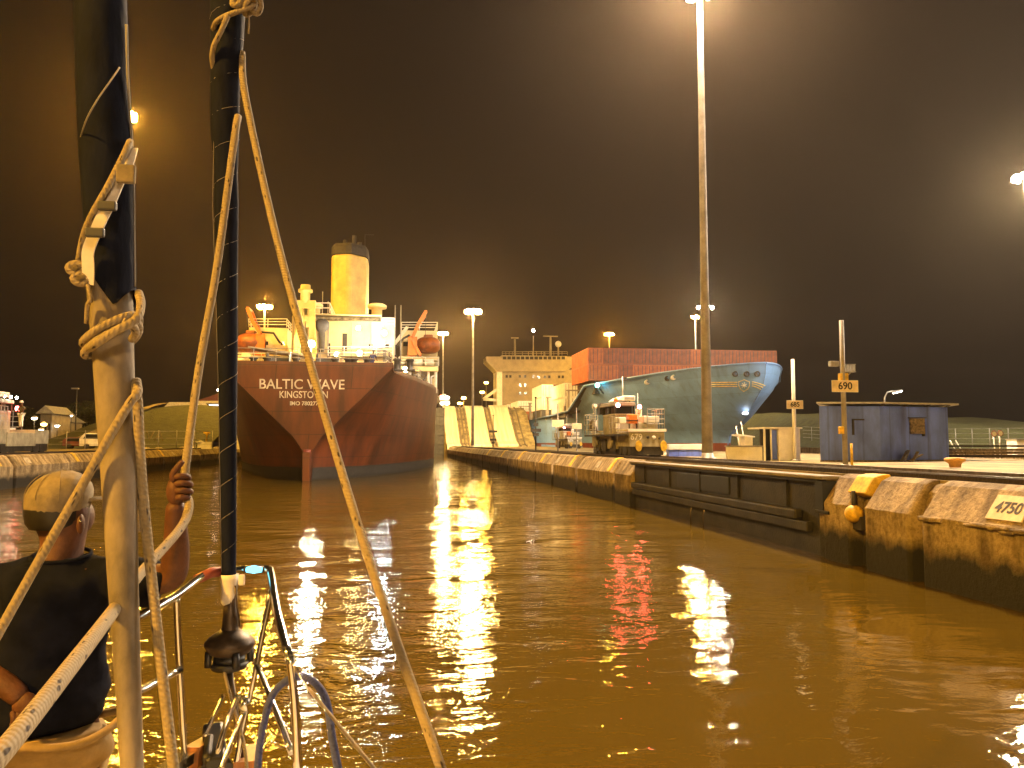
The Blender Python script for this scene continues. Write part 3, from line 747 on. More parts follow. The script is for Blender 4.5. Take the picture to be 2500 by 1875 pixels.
for pts, Y in ((((638, 811), (668, 813), (684, 838)), 89), (((1000, 818), (985, 826), (970, 848)), 89)):
    MB().tube([tloc(u, v, Y) for u, v in pts], .12, 8).build('davit_winch_arm', M['darkgrey'], tanker)
for (u0, v0, u1, v1) in ((604, 752, 601, 812), (1041, 760, 1038, 824)):
    MB().tube([tloc(u0, v0, 89), tloc(u1, v1, 89)], .03, 5).build('davit_fall', M['darkgrey'], tanker)
for u, v in ((585, 880), (612, 893), (622, 880), (603, 870), (1048, 884), (1020, 884)):
    q = tloc(u, v, 88.9); MB().lathe([(.35, -.5), (.42, -.45), (.42, .45), (.35, .5)], tuple(q), 12, 'x').build('raft_canister', M['white'], tanker)
# ================================================================== PEOPLE (skinned figures)
def skin(name, joints, bones, m, parent=None, sub=2, root=0, smooth=True):
    me = bpy.data.meshes.new(name); me.from_pydata([j[0] for j in joints], bones, []); me.update()
    o = bpy.data.objects.new(name, me); C.objects.link(o)
    md = o.modifiers.new('skin', 'SKIN'); md.use_smooth_shade = smooth
    md.branch_smoothing = .3
    for i, j in enumerate(joints):
        r = j[1]; d = me.skin_vertices[0].data[i]
        d.radius = r if isinstance(r, tuple) else (r, r); d.use_root = (i == root)
    if sub:
        k = o.modifiers.new('sub', 'SUBSURF'); k.levels = sub; k.render_levels = sub
    me.materials.append(m)
    if parent: o.parent = parent
    return o
def crew(label, loc, rz, h, shirt, trousers, arms=((.32, .05, .78), (.36, .25, .62), (-.28, .05, .80), (-.30, .16, .62)), bend=0, helmet=None, group=None):
    # a standing figure about h tall, facing local -Y
    t = thing('person', label, 'person', loc, rz, group)
    k = h/1.75; B = bend
    def P(x, y, z): return (x*k, (y-(max(0, z-.95))*B)*k, z*k)
    J = [(P(0, 0, .98), (.15*k, .11*k)), (P(0, 0, 1.2), (.15*k, .10*k)), (P(0, .01, 1.40), (.17*k, .10*k)), (P(0, 0, 1.50), .055*k), (P(0, -.02, 1.60), (.085*k, .10*k)), (P(0, -.02, 1.70), (.075*k, .09*k)),
         (P(.1, 0, .92), .09*k), (P(.11, -.02, .5), .065*k), (P(.11, .02, .09), .045*k), (P(.12, -.14, .04), .04*k),
         (P(-.1, 0, .92), .09*k), (P(-.12, .0, .5), .065*k), (P(-.13, .04, .09), .045*k), (P(-.13, -.12, .04), .04*k),
         (P(.19, 0, 1.40), .06*k), (P(arms[0][0], -arms[0][1], arms[0][2]*1.4+.05), .045*k), (P(arms[1][0], -arms[1][1], arms[1][2]*1.4+.05), .035*k),
         (P(-.19, 0, 1.40), .06*k), (P(arms[2][0], -arms[2][1], arms[2][2]*1.4+.05), .045*k), (P(arms[3][0], -arms[3][1], arms[3][2]*1.4+.05), .035*k)]
    E = [(0, 1), (1, 2), (2, 3), (3, 4), (4, 5), (0, 6), (6, 7), (7, 8), (8, 9), (0, 10), (10, 11), (11, 12), (12, 13), (2, 14), (14, 15), (15, 16), (2, 17), (17, 18), (18, 19)]
    skin('body', J, E, M['skin'], t, 1)
    g = 1.16
    skin('trousers', [(J[i][0], tuple(x*g for x in J[i][1]) if isinstance(J[i][1], tuple) else J[i][1]*g) for i in (0, 6, 7, 8, 10, 11, 12)], [(0, 1), (1, 2), (2, 3), (0, 4), (4, 5), (5, 6)], trousers, t, 1)
    skin('shirt', [(J[i][0], tuple(x*g for x in J[i][1]) if isinstance(J[i][1], tuple) else J[i][1]*g) for i in (0, 1, 2, 14, 15, 17, 18)], [(0, 1), (1, 2), (2, 3), (3, 4), (2, 5), (5, 6)], shirt, t, 1)
    c_ = J[5][0]
    if helmet: MB().lathe([(.125*k, -.02*k), (.115*k, .05*k), (.07*k, .11*k), (.005, .125*k)], c_, 12).build('helmet', helmet, t)
    else: MB().ball((c_[0], c_[1]+.015*k, c_[2]+.02*k), (.092*k, .10*k, .08*k), 10, 7).build('hair', M['hair'], t)
    return t
blue = mat('blue_overall_cloth', (.03, .04, .13), .9); tan = mat('grey_overall_cloth', (.16, .15, .12), .9)
q = at(908, 906, 66); crew('deckhand in blue overalls sitting low by the rail at the tanker stern', (q.x, 66, DK+.02), R(25), 1.7, blue, blue, bend=.35, helmet=M['darkgrey'], group='crew on the tanker')
q = at(950, 906, 68); crew('deckhand in grey overalls standing with arms bent near the tanker stern rail', (q.x, 68, DK+.02), R(-40), 1.78, tan, tan, ((.33, .02, .74), (.22, .2, .70), (-.33, .02, .74), (-.2, .22, .68)), group='crew on the tanker')
q = at(966, 906, 69); crew('pale-shirted deckhand beside the bright right-hand deck lamp of the tanker', (q.x, 69.5, DK+.02), R(60), 1.75, M['cap'], tan, group='crew on the tanker')

# ================================================================== BLUE CONTAINER SHIP
BX = 46.0
cship = thing('container_ship', 'container ship with pale blue hull and flared bow coming down the next lane', 'ship', (BX, 0, 0))
def stem_y(z): return interp(z, [-4, 0, 3.7, 6.3, 9.9, 11.4, 12.7], [110, 109.7, 109.0, 103.2, 98.0, 97.2, 97.0])
def sheer(Y): return interp(Y, [97, 108, 114, 122, 129, 132, 141, 196, 300], [12.75, 12.7, 12.5, 12.1, 11.9, 11.0, 8.1, 7.7, 7.7])
def cb(Y, z):
    t = Y-stem_y(z); q_ = max(0, min(1, z/12.7))
    if t < 0: return .02
    wl = 16.1*min(1, t/62)**.85
    dk_ = interp(t, [0, .5, 1.2, 2.5, 4.5, 7.5, 11, 17, 24, 29, 34], [.02, 1.15, 1.9, 2.9, 4.2, 5.8, 7.4, 10.2, 13.6, 15.6, 16.1])
    return max(.03, lerp(wl, dk_, q_**1.15))
levels = [-4, 0, 1.5, 2.6, 3.7, 5, 6.3, 8, 9.9, 11.4, 12.7]
def cring(Y0, k):
    # k: fraction back along each level from its own stem to Y0
    rg = []
    for z in levels: rg.append(z)
    return rg
fr_ = [0, .0015, .006, .012, .02, .033, .05, .075, .10, .13, .16, .24, .34, .46, .60, .78, 1.0]
END = 175.0
hr_ = []
for f_ in fr_:
    half = []
    for z in levels:
        Y = lerp(stem_y(z), END, f_**1.15 if f_ else 0)
        half.append((cb(Y, z), Y, min(z, sheer(Y)) if z < 12.5 else sheer(Y)))
    hr_.append([(-x, y, z) for x, y, z in reversed(half)]+half)
for Y in (215, 260, 300): hr_.append([(-16.1, Y, min(z, 7.7)) for z in reversed(levels)]+[(16.1, Y, min(z, 7.7)) for z in levels])
MB().loft(hr_, False, True, False).build('hull', M['bluehull'], cship)
for sg in (-1, 1):
    # dull red boot-topping band just outside the plating
    bt = []
    for f_ in fr_[1:]:
        ring = []
        for z in (-3, 0, 1.6, 2.75):
            Y = lerp(stem_y(z), END, f_**1.15); ring.append((sg*(cb(Y, z)+.06), Y, z))
        bt.append(ring)
    bt.append([(sg*16.17, 300, z) for z in (-3, 0, 1.6, 2.75)])
    MB().loft(bt if sg < 0 else [list(reversed(r_)) for r_ in bt], False, True, False).build('waterline_band', M['boot'], cship)
    rl = []
    for f_ in fr_:
        Y = lerp(stem_y(12.7), END, f_**1.15 if f_ else 0); b_ = cb(Y, 12.7)
        rl.append((sg*b_, Y, sheer(Y)+.05))
    MB().tube(rl, .14, 6).build('rubbing_rail', M['bluehull'], cship)
# bulb just at the waterline and the deck
MB().ball((0, 108.5, -1.6), (2.0, 4.5, 2.0), 14, 10).build('bulbous_bow', M['boot'], cship)
dk = []
for f_ in fr_:
    Y = lerp(stem_y(12.7), END, f_**1.15 if f_ else 0); b_ = cb(Y, 12.7)-.05
    dk.append([(-b_, Y, sheer(Y)-.25), (b_, Y, sheer(Y)-.25)])
dk += [[(-16, 300, 7.4), (16, 300, 7.4)]]
MB().loft(dk, False, False, False).build('main_deck', M['darkgrey'], cship)
MB().box(-16.1, 16.1, 299.8, 300.2, -4, 7.7).build('stern_plate', M['bluehull'], cship)
# emblem, stripes and hawse pipes: thin plates that follow the flare
def hullp(u, v, off=.05):
    # point of the near bow plating seen at (u, v)
    d = ray(u, v); lo = None
    Y = 90.0
    while Y < 180:
        p_ = CAM+d*(Y/d.y); xx = BX-p_.x
        if p_.z < 12.7 and stem_y(max(-4, p_.z)) < Y and xx <= cb(Y, p_.z): 
            p_ = CAM+d*((Y-.15)/d.y); return Vector((p_.x-BX, p_.y, p_.z))-Vector((off, off*1.3, 0))
        Y += .05
    return None
sunny = mat('gold_emblem_paint', (.70, .58, .26), .5); pal = mat('pale_emblem_paint', (.62, .66, .66), .5)
def htube(name, pts, r, m, closed=False):
    P = [hullp(u, v) for u, v in pts]; P = [x for x in P if x]
    if len(P) > 2: MB().tube(P, r, 6, closed=closed).build(name, m, cship)
for i, (va, vb) in enumerate(((934, 936), (939, 940.5), (944, 945))):
    htube('bow_stripe', [(lerp(1736, 1800, k/6), lerp(va, va-.5, k/6)) for k in range(7)], .06, sunny)
    htube('bow_stripe', [(lerp(1836, 1868-i*5, k/5), lerp(va-1.5, vb+6, (k/5)**1.5)) for k in range(6)], .06, sunny)
sh = [(1804, 932), (1811, 930), (1817, 927), (1823, 930), (1830, 932), (1830, 942), (1826, 950), (1816, 956), (1808, 950), (1804, 942)]
htube('bow_emblem', sh, .05, sunny, True)
for k in range(7):
    a_ = 2*math.pi*k/7+.22
    htube('bow_emblem', [(1816.5+r_*math.sin(a_), 941-r_*math.cos(a_)) for r_ in (.5, 3.5, 7)], .055, pal)
for u, v in ((1849, 913), (1823, 913), (1795, 913), (1644, 922), (1629, 924), (1580, 933)):
    q = hullp(u, v, .02)
    if q: MB().lathe([(.34, .25), (.38, -.12), (.24, -.14), (.22, .1)], tuple(q), 14, 'y').build('fairlead', M['darkgrey' if u % 2 else 'white'], cship)
# small glowing ball standing in for the glint of light on the stem
q = hullp(1822, 1009, .3)
if q:
    MB().ball(tuple(q), (.45, .3, .2), 10, 6).build('stem_glint', glow('stem_glint_glow', (1, .95, .85), 9), cship)
text('IN-7', .01, pal, cship, Matrix.Translation((0, 200, -5))) if False else None
# bridge block
bw = mat('cream_bridge_paint', (.28, .225, .135), .55, var=.18, scale=.4)
def cbox(name, u0, u1, v0, v1, Y, dep, m=bw, z0=None, par=cship):
    a_, b_ = at(u0, v0, Y), at(u1, v1, Y)
    return MB().box(a_.x-BX, b_.x-BX, Y, Y+dep, z0 if z0 is not None else b_.z, a_.z).build(name, m, par)
cbox('accommodation', 1226, 1398, 900, 1040, 276, 16, z0=7.4)
cbox('side_pillar', 1213, 1226, 905, 1040, 275.6, 10, M['white'], z0=7.4)
a_, b_, c_, d_ = at(1187, 882, 275), at(1419, 882, 275), at(1381, 900, 275), at(1213, 900, 275)
MB().prism([(a_.x-BX, a_.z), (d_.x-BX, d_.z-1), (c_.x-BX, c_.z-1), (b_.x-BX, b_.z), (b_.x-BX, b_.z+1.6), (a_.x-BX, a_.z+1.6)], 'y', 274.8, 284).build('bridge_wing', bw, cship)
wh = cbox('wheelhouse', 1225, 1385, 867, 880, 274.6, 10, bw)
for k in range(14):
    q = at(1232+k*11, 874, 274.5); MB().cbox((q.x-BX, q.y-.02, q.z), (1.2, .08, 1.0)).build('window', M['glass'], wh)
for u, v in ((1237, 919), (1246, 919), (1269, 919), (1282, 919), (1302, 919), (1315, 920), (1330, 920), (1341, 920), (1365, 920), (1374, 920), (1270, 940), (1283, 940), (1270, 960), (1283, 960)):
    q = at(u, v, 275.9); MB().cbox((q.x-BX, q.y-.03, q.z), (.75, .1, .9)).build('window', M['glass'], cship)
def mast_(u, v0, v1, r, m=bw):
    q0, q1 = at(u, v0, 278), at(u, v1, 278); MB().lathe([(r*1.3, q1.z), (r, q0.z)], (q0.x-BX, 278, 0), 8).build('mast', m, cship)
for u, v0, r in ((1257, 828, .3), (1302, 820, .16), (1344, 823, .35), (1329, 860, .3)): mast_(u, v0, 868, r)
for u, v, w in ((1257, 825, 1.6), (1344, 821, 3.2)):
    q = at(u, v, 277.5); MB().cbox((q.x-BX, q.y, q.z), (w*1.6, .5, .35)).build('radar_scanner', bw, cship)
q = at(1363, 840, 277); MB().ball((q.x-BX, q.y, q.z), 1.1, 12, 8).build('satellite_dome', M['white'], cship)
mast_(1363, 846, 868, .25)
q = at(1302, 807, 277.5); MB().ball((q.x-BX, q.y, q.z), .5, 10, 6).build('masthead_lamp', glow('masthead_lamp_glow', (1, .93, .85), 60), cship)
rail('railing', [(at(u, 867, 275).x-BX, 275, at(u, 867, 275).z) for u in (1226, 1300, 1385)], 1.2, 2, 3, bw, cship, .08)
for u in (1235, 1243, 1290, 1310, 1352, 1372): mast_(u, 858, 868, .07)
q0, q1 = at(1181, 974, 276), at(1214, 950, 276)
br_ = MB().beam((q0.x-BX, 277, q0.z), (q1.x-BX, 277, q1.z), .9); q2 = at(1214, 977, 276); br_.beam((q0.x-BX, 277, q0.z), (q2.x-BX, 277, q2.z), .9); br_.build('boat_platform', M['white'], cship)
# lashing bridges between the bays
for Y in (142.5, 162.5, 184.6, 198.6):
    mb = MB(); zd = sheer(Y)
    for x in (-15.6, -13.2, -10.8): mb.box(x-.12, x+.12, Y-.4, Y+.4, zd-.3, zd+4)
    mb.box(-15.9, -9, Y-.5, Y+.5, zd+3.9, zd+4.1); mb.build('lashing_bridge', M['plaster'], cship)
for Y in range(145, 220, 6):
    MB().box(-15.9, -15.6, Y, Y+.4, 7.4, 9.4).build('hatch_stanchion', M['plaster'], cship)
q = at(1410, 985, 141)
# green starboard lamp on a bracket at the break of the forecastle
q = at(1457, 941, 124); 
MB().ball((q.x-BX, q.y-.4, q.z), .34, 12, 8).build('green_sidelight', glow('green_lamp_glow', (.25, 1.0, .72), 45), cship)
MB().tube([(q.x-BX, q.y-.2, q.z), (q.x-BX+1.2, q.y+.6, q.z-1.2)], .12, 6).build('sidelight_bracket', M['darkgrey'], cship)
q = at(1316, 1016, 176); MB().ball((q.x-BX-.2, q.y, q.z), .22, 8, 6).build('deck_lamp', glow('deck_lamp_glow', (1, .85, .5), 40), cship)

# containers: every box its own thing
def cont_mesh():
    w, l, h = 2.44, 12.19, 2.59
    mb = MB()
    # corrugated long sides and end, as real ribs
    def corr(n): return [i/n for i in range(n+1)]
    mb.box(-w/2+.05, w/2-.05, .06, l-.05, .08, h-.05)
    for x in (-w/2, w/2-.16):
        for y in (0, l-.16): mb.box(x, x+.16, y, y+.16, 0, h)
    for z in (0, h-.12):
        for x in (-w/2, w/2-.1): mb.box(x+.01, x+.09, .16, l-.16, z+.01, z+.11)
        for y in (.01, l-.11): mb.box(-w/2+.16, w/2-.16, y, y+.1, z+.01, z+.11)
    for k in range(30):
        y = .35+k*.39
        for x in (-w/2+.02, w/2-.05): mb.box(x, x+.03, y, y+.19, .15, h-.15)
    return mb
def door_mesh():
    mb = MB()
    for x in (-.9, -.35, .35, .9): mb.box(x-.035, x+.035, .0, .05, .2, 2.4)
    return mb
cont_cache = {}
def container(kind, loc, label):
    if kind not in cont_cache:
        o = cont_mesh().build('shipping_container', CONT[kind]); d = door_mesh().build('door_bars', M['darkgrey'], o)
        cont_cache[kind] = o
    else:
        o = copy_tree(cont_cache[kind])
    o.location = loc; tag(o, label, 'container', 'containers stacked on the container ship'); return o
ordn = ['first', 'second', 'third', 'fourth', 'fifth', 'sixth', 'seventh', 'eighth', 'ninth', 'tenth', 'eleventh', 'twelfth', 'thirteenth']
tiern = ['lower', 'upper', 'third']
for col in range(13):
    for tr_ in range(2):
        container(['red', 'crimson'][(tr_ + (1 if (col*5+tr_*3) % 7 == 3 else 0)) % 2], (BX-15.86+1.22+col*2.44, 126.3, 12.65+tr_*2.62), f'reddish container in the {tiern[tr_]} tier behind the blue bow, {ordn[col]} from its left end')
MB().box(-14.6, 14.6, 126.8, 138, 10.6, 12.62).build('hatch_cover', M['darkgrey'], cship)
bays = [(145, 2, [['white', 'white'], ['brown', 'brown'], ['brown', 'rust']], 8.4, 'in the bay just behind the forecastle'),
        (168, 2, [['white', 'white'], ['green', 'brown'], ['green', 'rust']], 9.7, 'in the second bay behind the forecastle'),
        (202, 2, [['red', 'white'], ['red', 'white'], ['red', 'white']], 8.0, 'in the middle bay'),
        (221, 2, [['white', 'white'], ['rust', 'white'], ['white', 'white']], 8.0, 'in the bay before the last'),
        (238, 2, [['white', 'white'], ['rust', 'white'], ['green', 'white']], 8.0, 'in the farthest bay by the bridge')]
pos3 = ['outermost column', 'second column', 'third column']
for Y, _, cols, z, where in bays:
    for c_, colr in enumerate(cols):
        for t_, kind in enumerate(colr):
            container(kind, (BX-15.86+1.22+c_*2.5, Y, z+t_*2.62), f'{dict(red="red", rust="rust brown", white="whitish", green="olive green", brown="dark brown", grey="grey")[kind]} container {where}, {pos3[c_]}, {"bottom" if t_ == 0 else ["", "second tier", "third tier"][t_]}')
    MB().box(-15.8, -8, Y+.2, Y+11.9, 7.3, z-.02).build('hatch_cover', M['darkgrey'], cship)
# ================================================================== LOCOMOTIVES
REDL = glow('red_marker_lamp', (1.0, .10, .08), 260); WHL = glow('white_marker_lamp', (1.0, .88, .62), 160)
def locomotive(label, loc, number='679'):
    t = thing('towing_locomotive', label, 'locomotive', loc, 0, 'towing locomotives of the lock')
    Wd, Ln = 1.95, 8.0
    body = MB()
    body.prism([(.05, .55), (Wd-.05, .55), (Wd-.05, 1.32), (.05, 1.32)], 'y', .05, 2.1)
    body.prism([(.0, .42), (Wd, .42), (Wd, 1.15), (.0, 1.15)], 'y', 2.1, Ln-2.1)
    body.prism([(.05, .55), (Wd-.05, .55), (Wd-.05, 1.32), (.05, 1.32)], 'y', Ln-2.1, Ln-.05)
    body.build('chassis', M['mule'], t, bevel=.03)
    MB().box(-.02, Wd+.02, -.02, .10, 1.32, 1.46).build('end_band', M['white'], t)
    MB().box(-.02, .04, .10, Ln, 1.34, 1.44).build('side_band', M['white'], t)
    MB().box(.12, Wd-.12, .1, Ln-.1, .14, .55).build('underframe', M['muledark'], t)
    for y in (.9, 1.9, Ln-1.9, Ln-.9):
        for x in (.08, Wd-.26): 
            MB().lathe([(.20, 0), (.36, .02), (.36, .14), (.40, .16), (.40, .18)], (x, y, .38), 16, 'x').build('wheel', M['muledark'], t)
    for x in (.48, Wd-.17):
        bf = MB().lathe([(.12, .0), (.12, -.16)], (x, .05, .60), 12, 'y'); bf.build('buffer_stem', M['muledark'], t)
        MB().loft([[(x+.17*math.cos(a), y, .60+.27*math.sin(a)) for a in [2*math.pi*k/16 for k in range(16)]] for y in (-.11, -.17)], True, True).build('buffer_disc', M['yellow'], t)
    text(number, .42, M['white'], t, face_neg_y((.42, .04, 1.04)), ext=.008, bold=.006)
    for x, z, r in ((1.02, 1.04, .07), (1.32, 1.02, .10), (1.62, .98, .06)):
        MB().lathe([(r, .05), (r, -.03), (r*.5, -.05)], (x, .04, z), 12, 'y').build('end_socket', M['white' if r > .09 else 'muledark'], t)
    # winch housings and boxes on the end deck
    MB().box(.85, 1.65, .15, 1.1, 1.78, 2.12).build('equipment_box', M['white'], t, bevel=.03)
    MB().box(.6, 1.65, .35, 1.6, 1.46, 1.78).build('winch_base', M['mule'], t, bevel=.02)
    MB().lathe([(.30, .0), (.30, .5)], (.95, .75, 1.6), 14, 'x').build('winch_drum', M['muledark'], t)
    ob = MB().box(.05, .50, .05, .55, 1.72, 2.20).build('orange_cabinet', M['orange'], t, bevel=.05)
    MB().box(.03, .52, .03, .57, 1.86, 1.90).build('cabinet_trim', M['muledark'], ob)
    for x in (.08, .46): MB().box(x-.03, x+.03, .1, .16, 1.46, 1.72).build('cabinet_leg', M['muledark'], t)
    MB().box(-.35, .0, .4, 1.5, 1.75, 2.05).build('louvre_box', M['white'], t, bevel=.03)
    lv = MB()
    for k in range(8): lv.box(-.02, .0, 1.6+k*.16, 1.66+k*.16, 1.5, 2.0)
    lv.build('louvre', M['white'], t)
    # cab
    cb_ = MB()
    cb_.prism([(-.05, 1.15), (.95, 1.15), (.95, 2.3), (-.05, 2.3)], 'y', 2.3, 4.9)
    cab = cb_.build('cab', M['mule'], t, bevel=.04)
    for x in (-.05, .95):
        for y in (2.3, 3.5, 4.9): MB().box(x-.04, x+.04, y-.04, y+.04, 2.3, 2.72).build('cab_post', M['muledark'], cab)
    MB().box(.02, .88, 2.33, 2.36, 2.28, 2.72).build('window', M['glass'], cab); MB().box(-.03, -.01, 2.4, 4.8, 2.28, 2.72).build('window', M['glass'], cab)
    MB().box(-.05, .95, 2.3, 4.9, 2.2, 2.3).build('cab_sill', M['white'], cab)
    rf = MB().prism([(-.22, 2.70), (1.05, 2.70), (1.0, 2.92), (-.16, 2.92)], 'y', 2.1, 5.1).build('cab_roof', M['plaster'], t, bevel=.04)
    # white dome-fronted housing on the roof
    MB().prism([(.05, 3.0), (1.15, 3.0), (1.15, 3.28), (.55, 3.28), (.32, 3.2)], 'y', 2.6, 4.2).build('roof_housing', M['white'], t, bevel=.04)
    MB().box(.55, 1.1, 2.59, 2.6, 3.06, 3.2).build('vent_grille', M['grey'], t)
    for x in (.2, .9): MB().box(x-.03, x+.03, 2.8, 2.86, 2.9, 3.02).build('roof_leg', M['muledark'], t)
    MB().tube([(.62, 3.2, 3.2), (.62, 3.2, 4.35)], .035, 8).build('flag_pole', M['white'], t)
    MB().box(.62, .86, 3.17, 3.2, 4.12, 4.32).build('marker_flag', M['darkgrey'], t)
    MB().tube([(1.22, 2.4, 1.4), (1.22, 2.4, 3.4)], .03, 6).build('roof_mast', M['grey'], t)
    MB().lathe([(.10, 0), (.11, .16), (.06, .24)], (.05, 2.5, 2.92), 12).build('amber_beacon', M['orange'], t)
    # number board: black strokes on a white board
    bd = MB().box(.98, 1.32, 2.0, 2.06, 2.02, 2.55).build('number_board', M['white'], t)
    for i, ch in enumerate('145'): text(ch, .17, M['ink'], bd, face_neg_y((1.15, 1.99, 2.46-.17*i)), ext=.006)
    MB().box(1.0, 1.06, 2.06, 2.12, 1.4, 2.1).build('board_post', M['muledark'], t)
    for x, y in ((.02, 2.02), (1.17, 1.95)):
        lp_ = MB().lathe([(.13, .06), (.13, -.03)], (x, y, 2.74 if x < .5 else 2.66), 12, 'y').build('headlamp', M['muledark'], t)
        MB().lathe([(.11, -.03), (.08, -.08), (.02, -.1)], (x, y, 2.74 if x < .5 else 2.66), 12, 'y').build('red_lens', REDL, lp_)
    # railings and ladders
    rail('railing', [(1.0, .05, 1.46), (1.9, .05, 1.46), (1.9, 2.1, 1.46)], 1.0, 4, .45, M['grey'], t, .018)
    rail('railing', [(-.5, 4.9, 1.2), (-.5, 7.6, 1.2), (.4, 7.9, 1.2)], 1.2, 4, .6, M['grey'], t, .02)
    rail('railing', [(-.42, .4, 1.2), (-.42, 2.2, 1.2)], .9, 3, .6, M['grey'], t, .02)
    MB().box(-.5, .0, .3, 7.6, 1.12, 1.2).build('side_walkway', M['muledark'], t)
    la = MB()
    for y in (5.1, 5.5): la.beam((-.45, y, .4), (-.45, y, 3.0), .04)
    for k in range(9): la.beam((-.45, 5.1, .55+k*.28), (-.45, 5.5, .55+k*.28), .03)
    la.build('ladder', M['grey'], t)
    pk = MB().box(-.2, .35, 5.0, 5.7, 2.35, 3.0).build('relay_cabinet', M['muledark'], t, bevel=.03)
    MB().box(-.4, -.1, 5.6, 6.1, 2.72, 2.95).build('spot_lamp', M['white'], t, bevel=.04)
    MB().lathe([(.28, -.3), (.22, .3)], (-.2, 6.6, 1.75), 12).build('sheave_housing', M['plaster'], t)
    for y in (3.0, 6.2): MB().lathe([(.34, 0), (.34, .16)], (-.18, y, .82), 16, 'x').build('cable_sheave', M['mule'], t)
    for y in (2.4, 4.2, 5.6): MB().box(-.10, .0, y, y+.9, .3, .95).build('side_locker', M['muledark'], t, bevel=.02)
    return t
lx = at(1535, 1113, 40).x
mule = locomotive('towing locomotive on the centre wall just ahead of the gate recess, numbered 679', (lx, 40, ZG-.01))
dup(mule, (at(1385, 1090, 104).x, 104, ZG-.01), 0, 'distant towing locomotive with red lamps, left of the nearer one', 'towing locomotives of the lock')
ll = dup(mule, (WL-3.6, 54, ZG-.01), 0, 'towing locomotive on the left bank at the left edge of the picture', 'towing locomotives of the lock')
ll.scale = (1.2, 1.1, 1.25)
MB().ball((1.25, 5.0, 2.45), (.12, .16, .14), 10, 8).build('side_lamp', glow('red_side_lamp', (1.0, .08, .07), 60), ll)
for y in (3.6, 4.4, 5.2): MB().ball((1.1, y, 3.05), (.07, .07, .07), 8, 6).build('roof_lamp', WHL, ll)
ul = dup(mule, (at(1077, 990, 186).x, 186, ZU), 0, 'towing locomotive with glaring white headlights at the top of the incline', 'towing locomotives of the lock')
for x, z in ((.3, 1.0), (1.3, 1.0), (.3, 2.3), (1.3, 2.3)):
    MB().ball((x, -.1, z), (.55, .2, .35), 10, 6).build('headlight', glow('headlight_glow', (1, .9, .7), 25) if 'headlight_glow' not in bpy.data.materials else bpy.data.materials['headlight_glow'], ul)

# ================================================================== POSTS AND SIGNS ON THE CENTRE WALL
def post(name, label, u, vb, vt, Y, r, m, cat='sign post', z0=ZG-.02):
    b_, t_ = at(u, vb, Y), at(u, vt, Y)
    t = thing(name, label, cat, (b_.x, Y, z0))
    MB().lathe([(r, 0), (r*.85, t_.z-z0)], n=12).build('pole', m, t)
    MB().lathe([(r*2.2, 0), (r*2.2, .05), (r*1.2, .07)], n=12).build('base_plate', M['grey'], t)
    return t, t_.z-z0
def board(t, zc, w, h, s, size, y=-.08, m=None, ink=None):
    b_ = MB().box(-w/2, w/2, y-.03, y, zc-h/2, zc+h/2).build('sign_board', m or M['sign'], t, bevel=.008)
    MB().box(-w/2-.012, w/2+.012, y-.02, y-.006, zc-h/2-.012, zc+h/2+.012).build('sign_frame', M['white'], b_)
    if s: text(s, size, ink or M['ink'], b_, face_neg_y((0, y-.034, zc)), ext=.004, bold=.006)
    return b_
def hz(v, Y, u): return at(u, v, Y).z
Y = 25.0
t, h = post('sign_post', 'tall sign post with the number board 690, in front of the blue shed', 2064, 1128, 782, Y, .085, M['polep'])
board(t, hz(942, Y, 2058)-ZG, .90, .36, '690', .33, -.09)
mb = MB().box(-.42, -.12, -.02, .16, hz(893, Y, 2040)-ZG, hz(880, Y, 2040)-ZG); mb.build('junction_box', M['grey'], t, bevel=.02)
cg = MB()
for k in range(4): cg.box(.10+k*.10, .12+k*.10, -.05, .12, hz(905, Y, 2070)-ZG, hz(888, Y, 2070)-ZG)
cg.box(.08, .44, -.05, .12, hz(889, Y, 2070)-ZG, hz(887, Y, 2070)-ZG); cg.box(.08, .44, -.05, .12, hz(905, Y, 2070)-ZG-.03, hz(905, Y, 2070)-ZG); cg.build('lamp_cage', M['grey'], t)
MB().beam((.12, 0, hz(918, Y, 2060)-ZG), (.4, .05, hz(902, Y, 2070)-ZG), .03).build('brace', M['grey'], t)
MB().box(-.12, .16, -.06, .1, hz(928, Y, 2060)-ZG, hz(910, Y, 2060)-ZG).build('clamp', M['yellow'], t)
MB().box(-.20, -.06, -.10, .06, hz(1058, Y, 2050)-ZG, hz(1040, Y, 2050)-ZG).build('switch_box', M['yellow'], t, bevel=.015)
MB().lathe([(.045, 0), (.04, .75)], (.19, -.06, 0), 10).build('conduit', M['yellow'], t)
Y = 33.0
t, h = post('sign_post', 'shorter pale sign post with the number board 685, behind the white kiosk', 1941, 1120, 877, Y, .085, M['white'])
board(t, hz(987, Y, 1941)-ZG, .72, .34, '685', .28, -.09)
for (u, vt, Y, w, vs, s, lab) in ((1362, 985, 62, .9, 1033, '', 'thin post with a blank yellowish board beside the distant red-lamped locomotive'), (1408, 995, 74, .9, 1040, '', 'thin post with a pale board right of the distant red-lamped locomotive')):
    t, h = post('sign_post', lab, u, 1100, vt, Y, .06, M['polep']); board(t, hz(vs, Y, u)-ZG, w, .5, s, .2)
for (u, vt, Y, cs, lab) in ((1308, 972, 70, ((1036, .2), (1050, .45), (1060, .25)), 'dark signal post with cross boards in front of the pale ship side'), (1204, 1015, 112, ((1053, .55), (1073, .45), (1080, .2)), 'dark signal post with two square boards against the bright incline')):
    t, h = post('signal_post', lab, u, 1100, vt, Y, .06, M['muledark'], 'signal post')
    for v_, w in cs: MB().box(-w, w, -.12, .02, hz(v_, Y, u)-ZG-.14, hz(v_, Y, u)-ZG+.14).build('signal_board', M['muledark'], t, bevel=.02)
    MB().lathe([(.09, 0), (.09, .12)], (0, 0, h), 10).build('signal_cap', M['muledark'], t)

